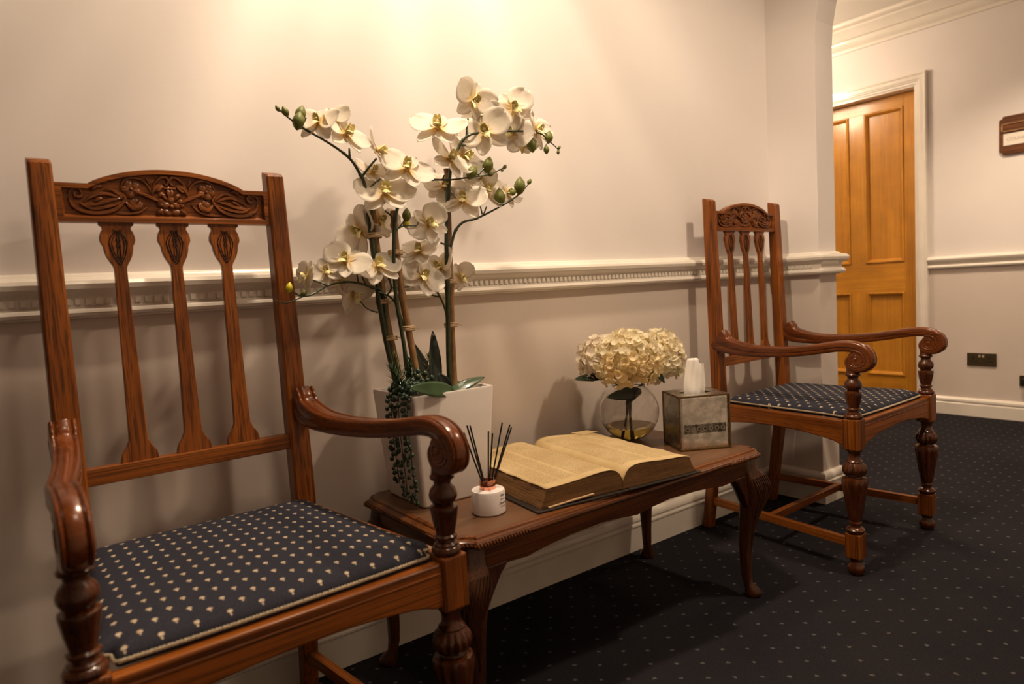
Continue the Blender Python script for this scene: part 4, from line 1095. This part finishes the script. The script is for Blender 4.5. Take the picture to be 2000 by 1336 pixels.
# ------------------------------------------------------------------ vase with hydrangeas
VX, VY, VR = 1.488, -.145, .0885
va = thing('glass_vase', 'round clear glass bubble vase with amber water behind the open book', 'vase', (VX, VY, ZT))
pts = []
ct = .086
a0_, a1_ = math.radians(-76), math.radians(57)
outer = [(VR*math.cos(a0_+(a1_-a0_)*i/26), ct+VR*math.sin(a0_+(a1_-a0_)*i/26)) for i in range(27)]
inner = [((VR-.0024)*math.cos(a0_+(a1_-a0_)*i/26), ct+(VR-.0024)*math.sin(a0_+(a1_-a0_)*i/26)) for i in range(27)]
prof = [(.001, .0008)]+[(r, max(.0003, z)) for r, z in outer]+[(outer[-1][0]+.0022, outer[-1][1]+.003), (outer[-1][0]+.0008, outer[-1][1]+.0045)]+[(r, z) for r, z in reversed(inner)]+[(.001, inner[0][1]+.0005)]
MB().lathe(prof, n=56).build('glass_bowl', glass, va, smooth=60)
zw = .043
wi = [(r-.0004, z) for r, z in inner if z < zw]; rw = math.sqrt(max(0, (VR-.0028)**2-(zw-ct)**2))
MB().lathe([(.001, wi[0][1]+.0012)]+[(r, z+.0004) for r, z in wi]+[(rw, zw), (.001, zw)], n=56).build('water', water, va, smooth=60)
# floret: four broad petals round a bead
fl = MB()
for q_ in range(4):
    p = petal_mesh(.0165, .0092, .0012, -.0022, 1.1, 6, 4, ruff=.0005); R_ = (Euler((0, 0, q_*PI/2)).to_matrix() @ Euler((math.radians(-64), 0, 0)).to_matrix())
    fl.add([R_ @ Vector((v[0], v[1], v[2])) + Vector((0, 0, 0)) for v in p.v], p.f)
fl.ell((0, 0, .0012), (.0016, .0016, .0014), None, 6, 4)
M_fl = {k: mesh_only(fl, 'floret', hydm[k], 0) for k in hydm}
HR = random.Random(21)
def hydrangea(label, c, rx, ry, rz, n, mats, foot):
    t = thing('hydrangea', label, 'flower', (VX, VY, ZT+.02), 0, 'cut hydrangeas in the glass vase'); o0 = Vector(t.location)
    a = Vector(foot)-o0; b = c-o0+Vector((0, 0, -rz*.55)); neck = Vector((VX, VY, ZT+.135))-o0+Vector((foot[0]-VX, foot[1]-VY, 0))*-.25
    MB().tube(smoothpath([a, a.lerp(neck, .5), neck, b]), .0034, 8).build('stem', stemm2, t, smooth=60)
    for i in range(n):
        z = 1-1.72*(i+.5)/n; r_ = math.sqrt(max(0, 1-z*z)); ph = i*2.39996+HR.uniform(-.25, .25)
        d = Vector((r_*math.cos(ph), r_*math.sin(ph), z)); k = HR.uniform(.84, 1.04)
        p = Vector((d.x*rx*k, d.y*ry*k, d.z*rz*k)); nrm = Vector((d.x/rx, d.y/ry, d.z/rz)).normalized()
        nrm = (nrm+Vector((HR.uniform(-.6, .6), HR.uniform(-.6, .6), HR.uniform(-.45, .45)))).normalized()
        e = nrm.to_track_quat('Z', 'Y').to_euler(); 
        rot = (nrm.to_track_quat('Z', 'Y').to_matrix() @ Euler((0, 0, HR.uniform(0, PI))).to_matrix()).to_euler()
        mk = mats(d) ; s_ = HR.uniform(.80, 1.05)
        add_part('floret', M_fl[mk], t, c-o0+p, rot, (s_,)*3)
    core = MB(); core.ell(c-o0, (rx*.80, ry*.80, rz*.78), None, 14, 8); core.build('flower_core', hyd_core, t, smooth=60)
    return t
stemm2 = plain('hydrangea_stem', (.10, .09, .03), .5, noise_amt=.3, nscale=60)
hyd_core = plain('hydrangea_core', (.70, .58, .34), .8, noise_amt=.3, nscale=120)
h1 = hydrangea('large cream hydrangea head at the front centre of the glass vase', at(1228, 704, -.205), .094, .084, .084, 295, lambda d: 'gold' if d.z < .25 and d.y < .2 else 'cream', (VX-.015, VY-.02, ZT+.006))
h2 = hydrangea('pale hydrangea head at the left, against the wall, in the glass vase', at(1172, 703, -.120), .070, .058, .066, 140, lambda d: 'pale', (VX+.02, VY+.01, ZT+.006))
h3 = hydrangea('cream hydrangea head at the right, beside the tissue box, in the vase', at(1286, 700, -.165), .080, .068, .080, 200, lambda d: 'cream', (VX-.02, VY+.012, ZT+.006))
def hleaf(parent, base, tip, wid, Y0, Y1, face=(0, -1, .3)):
    o = blade(parent, base, tip, wid, Y0, Y1, leafd, .0, face=face); o.location = -Vector(parent.location); return o
hleaf(h2, (1175, 738), (1122, 742), .016, -.13, -.14, (0, -.6, 1))
hleaf(h3, (1272, 712), (1298, 748), .013, -.235, -.225)
hleaf(h1, (1252, 764), (1186, 776), .018, -.19, -.215, (0, -1, .2))
hleaf(h1, (1246, 762), (1222, 788), .012, -.18, -.17, (0, -1, .2))

# ------------------------------------------------------------------ mirrored tissue box
tb = thing('tissue_box', 'square mirrored glass tissue box cover at the right end of the table', 'tissue box', (1.553, -.338, ZT), -.504)
bw, bd, bh = .072, .061, .150
bod = MB(); bod.box(-bw+.003, bw-.003, -bd+.003, bd-.003, .003, .010); 
bod.build('box_base', brass, tb, smooth=0)
def pane(name, cx_, cy_, cz_, sx_, sz_, rz_, mat=mirrorm):
    m = MB(); bv = .006; th = .004
    secs = [[(-sx_, 0, -sz_), (sx_, 0, -sz_), (sx_, 0, sz_), (-sx_, 0, sz_)], [(-sx_, -th*.55, -sz_), (sx_, -th*.55, -sz_), (sx_, -th*.55, sz_), (-sx_, -th*.55, sz_)],
            [(-sx_+bv, -th, -sz_+bv), (sx_-bv, -th, -sz_+bv), (sx_-bv, -th, sz_-bv), (-sx_+bv, -th, sz_-bv)]]
    o = m.loft(secs).build(name, mat, tb, smooth=0); o.location = (cx_, cy_, cz_); o.rotation_euler = (0, 0, rz_); return o
hz = (bh-.004)/2
f = pane('mirror_panel', 0, -bd+.004, .003+hz, bw-.003, hz, 0); pane('mirror_panel', 0, bd-.004, .003+hz, bw-.003, hz, PI)
pane('mirror_panel', -bw+.004, 0, .003+hz, bd-.003, hz, -PI/2); pane('mirror_panel', bw-.004, 0, .003+hz, bd-.003, hz, PI/2)
bb = MB().box(-bw+.012, bw-.012, -.0046, -.0040, -.030, -.004).build('ring_band', bandm, f, smooth=0)
ed = MB()
for sx in (-1, 1):
    for sy in (-1, 1): ed.box(sx*bw-.0022, sx*bw+.0022, sy*bd-.0022, sy*bd+.0022, 0, bh)
for z in (.0025, bh-.001):
    for sy in (-1, 1): ed.box(-bw, bw, sy*bd-.0022, sy*bd+.0022, z-.0022, z+.0022)
    for sx in (-1, 1): ed.box(sx*bw-.0022, sx*bw+.0022, -bd, bd, z-.0022, z+.0022)
ed.build('metal_edging', brass, tb, smooth=0, bevel=.0008)
n = 32; top = []
def sqr(i):
    a = 2*PI*(i+.5)/n; c, s_ = math.cos(a), math.sin(a); k = min((bw-.002)/abs(c) if abs(c) > 1e-6 else 9, (bd-.002)/abs(s_) if abs(s_) > 1e-6 else 9); return (c*k, s_*k)
o_in = [(.046*math.cos(2*PI*(i+.5)/n), .024*math.sin(2*PI*(i+.5)/n)) for i in range(n)]
o_out = [sqr(i) for i in range(n)]
MB().loft([[(a, b, bh-.002) for a, b in o_out], [(a, b, bh+.001) for a, b in o_out], [(a, b, bh+.001) for a, b in o_in], [(a, b, bh-.002) for a, b in o_in]], loop=True, cap=False).build('mirror_lid', mirrorm, tb, smooth=30)
# tissue pulled up through the opening
ts = MB(); cz = T+bh; TR = random.Random(2)
rows = []
tpl = [(0, .0300, .010), (.02, .0315, .009), (.045, .0300, .0085), (.065, .0280, .0075), (.080, .0255, .006), (.090, .0235, .005), (.098, .0215, .004)]
for i, (z, hw, dp) in enumerate([(-.03, .030, .008)]+tpl):
    q = []
    M_ = 25
    for j in range(M_):
        s_ = -1+2*j/(M_-1)
        fold = dp*(-.8+2.6*max(0, abs(s_+.1)-.45)) + .0012*math.sin(s_*4+z*60) + .0008*math.sin(s_*11-z*40)
        q.append((s_*hw+.004*z/.09, fold, bh+z-(.012*max(0, s_-.1)/.9 if i == len(tpl) else 0)-.010*min(1, max(0, (s_-.35)*8))*(z > .085)-.004*max(0, -s_-.5)*(z > .085)))
    rows.append(q)
ts.loft(rows, closed=False, cap=False)
ti = ts.build('tissue', tissuem, None, smooth=40, solid=.0007); ti.location = (1.553, -.338, ZT); ti.rotation_euler = (0, 0, -.62)
tag(ti, 'white paper tissue pulled up out of the mirrored box', 'tissue')

# ------------------------------------------------------------------ on the corridor wall
sk = thing('wall_socket', 'bronze double socket on the corridor wall below the dado rail', 'socket', (XD, -.062, .334))
MB().box(-.007, 0, -.0735, .0735, -.0375, .0375).build('face_plate', sockm, sk, smooth=0, bevel=.002)
for sy in (-1, 1):
    for dy, dz, w_, h_ in ((0, .0085, .004, .0075), (-.011, -.010, .0065, .0035), (.011, -.010, .0065, .0035)):
        MB().box(-.0078, -.006, sy*.039+dy-w_, sy*.039+dy+w_, dz-h_, dz+h_).build('pin_hole', holem, sk, smooth=0)
    MB().box(-.011, -.006, sy*.009-.005, sy*.009+.005, .013, .026).build('rocker_switch', plain('switch_cream', (.45, .36, .24), .4), sk, smooth=0, bevel=.001)
s2 = thing('wall_plate', 'small dark plate low on the corridor wall at the frame right edge', 'socket', (XD, -.290, .225))
MB().box(-.007, 0, -.045, .045, -.030, .030).build('face_plate', sockm, s2, smooth=0, bevel=.002)
MB().box(-.035, -.007, -.024, .028, -.020, .016).build('black_plug', holem, s2, smooth=0, bevel=.006)
sg = thing('name_plaque', 'dark wooden plaque with white name slot high on the corridor wall', 'sign', (XD, -.300, 1.575))
a_, b_, c_ = .150, .104, .018
MB().prism([(-a_+c_, -b_), (a_-c_, -b_), (a_-c_*.8, -b_+c_*.7), (a_, -b_+c_), (a_, b_-c_), (a_-c_*.8, b_-c_*.7), (a_-c_, b_), (-a_+c_, b_), (-a_+c_*.8, b_-c_*.7), (-a_, b_-c_), (-a_, -b_+c_), (-a_+c_*.8, -b_+c_*.7)], -.014, 0, 'x').build('plaque', plaque_w, sg, smooth=0, bevel=.003)
fr = MB(); z0, z1 = .018, .064
for (y0, y1, q0, q1) in ((-.136, -.129, z0, z1), (.129, .136, z0, z1), (-.136, .136, z0, z0+.006), (-.136, .136, z1-.006, z1)): fr.box(-.020, -.013, y0, y1, q0, q1)
fr.build('slot_frame', plain('gilt_frame', (.45, .28, .14), .25, metal=.7), sg, smooth=0, bevel=.001)
MB().box(-.0165, -.013, -.128, .128, -.055, .008).build('name_card', whitep, sg, smooth=0)
MB().box(-.0150, -.013, -.129, .129, z0+.006, z1-.006).build('sliding_panel', plaque_w, sg, smooth=0)
MB().box(-.0185, -.0150, .066, .070, .038, .044).build('slider_stud', brass, sg, smooth=0)
o = text_mesh('name_lettering', 'COUNCIL ROOM', .024, inkf, sg, 'LEFT'); o.location = (-.0168, .112, -.032); o.rotation_euler = (PI/2, 0, -PI/2)
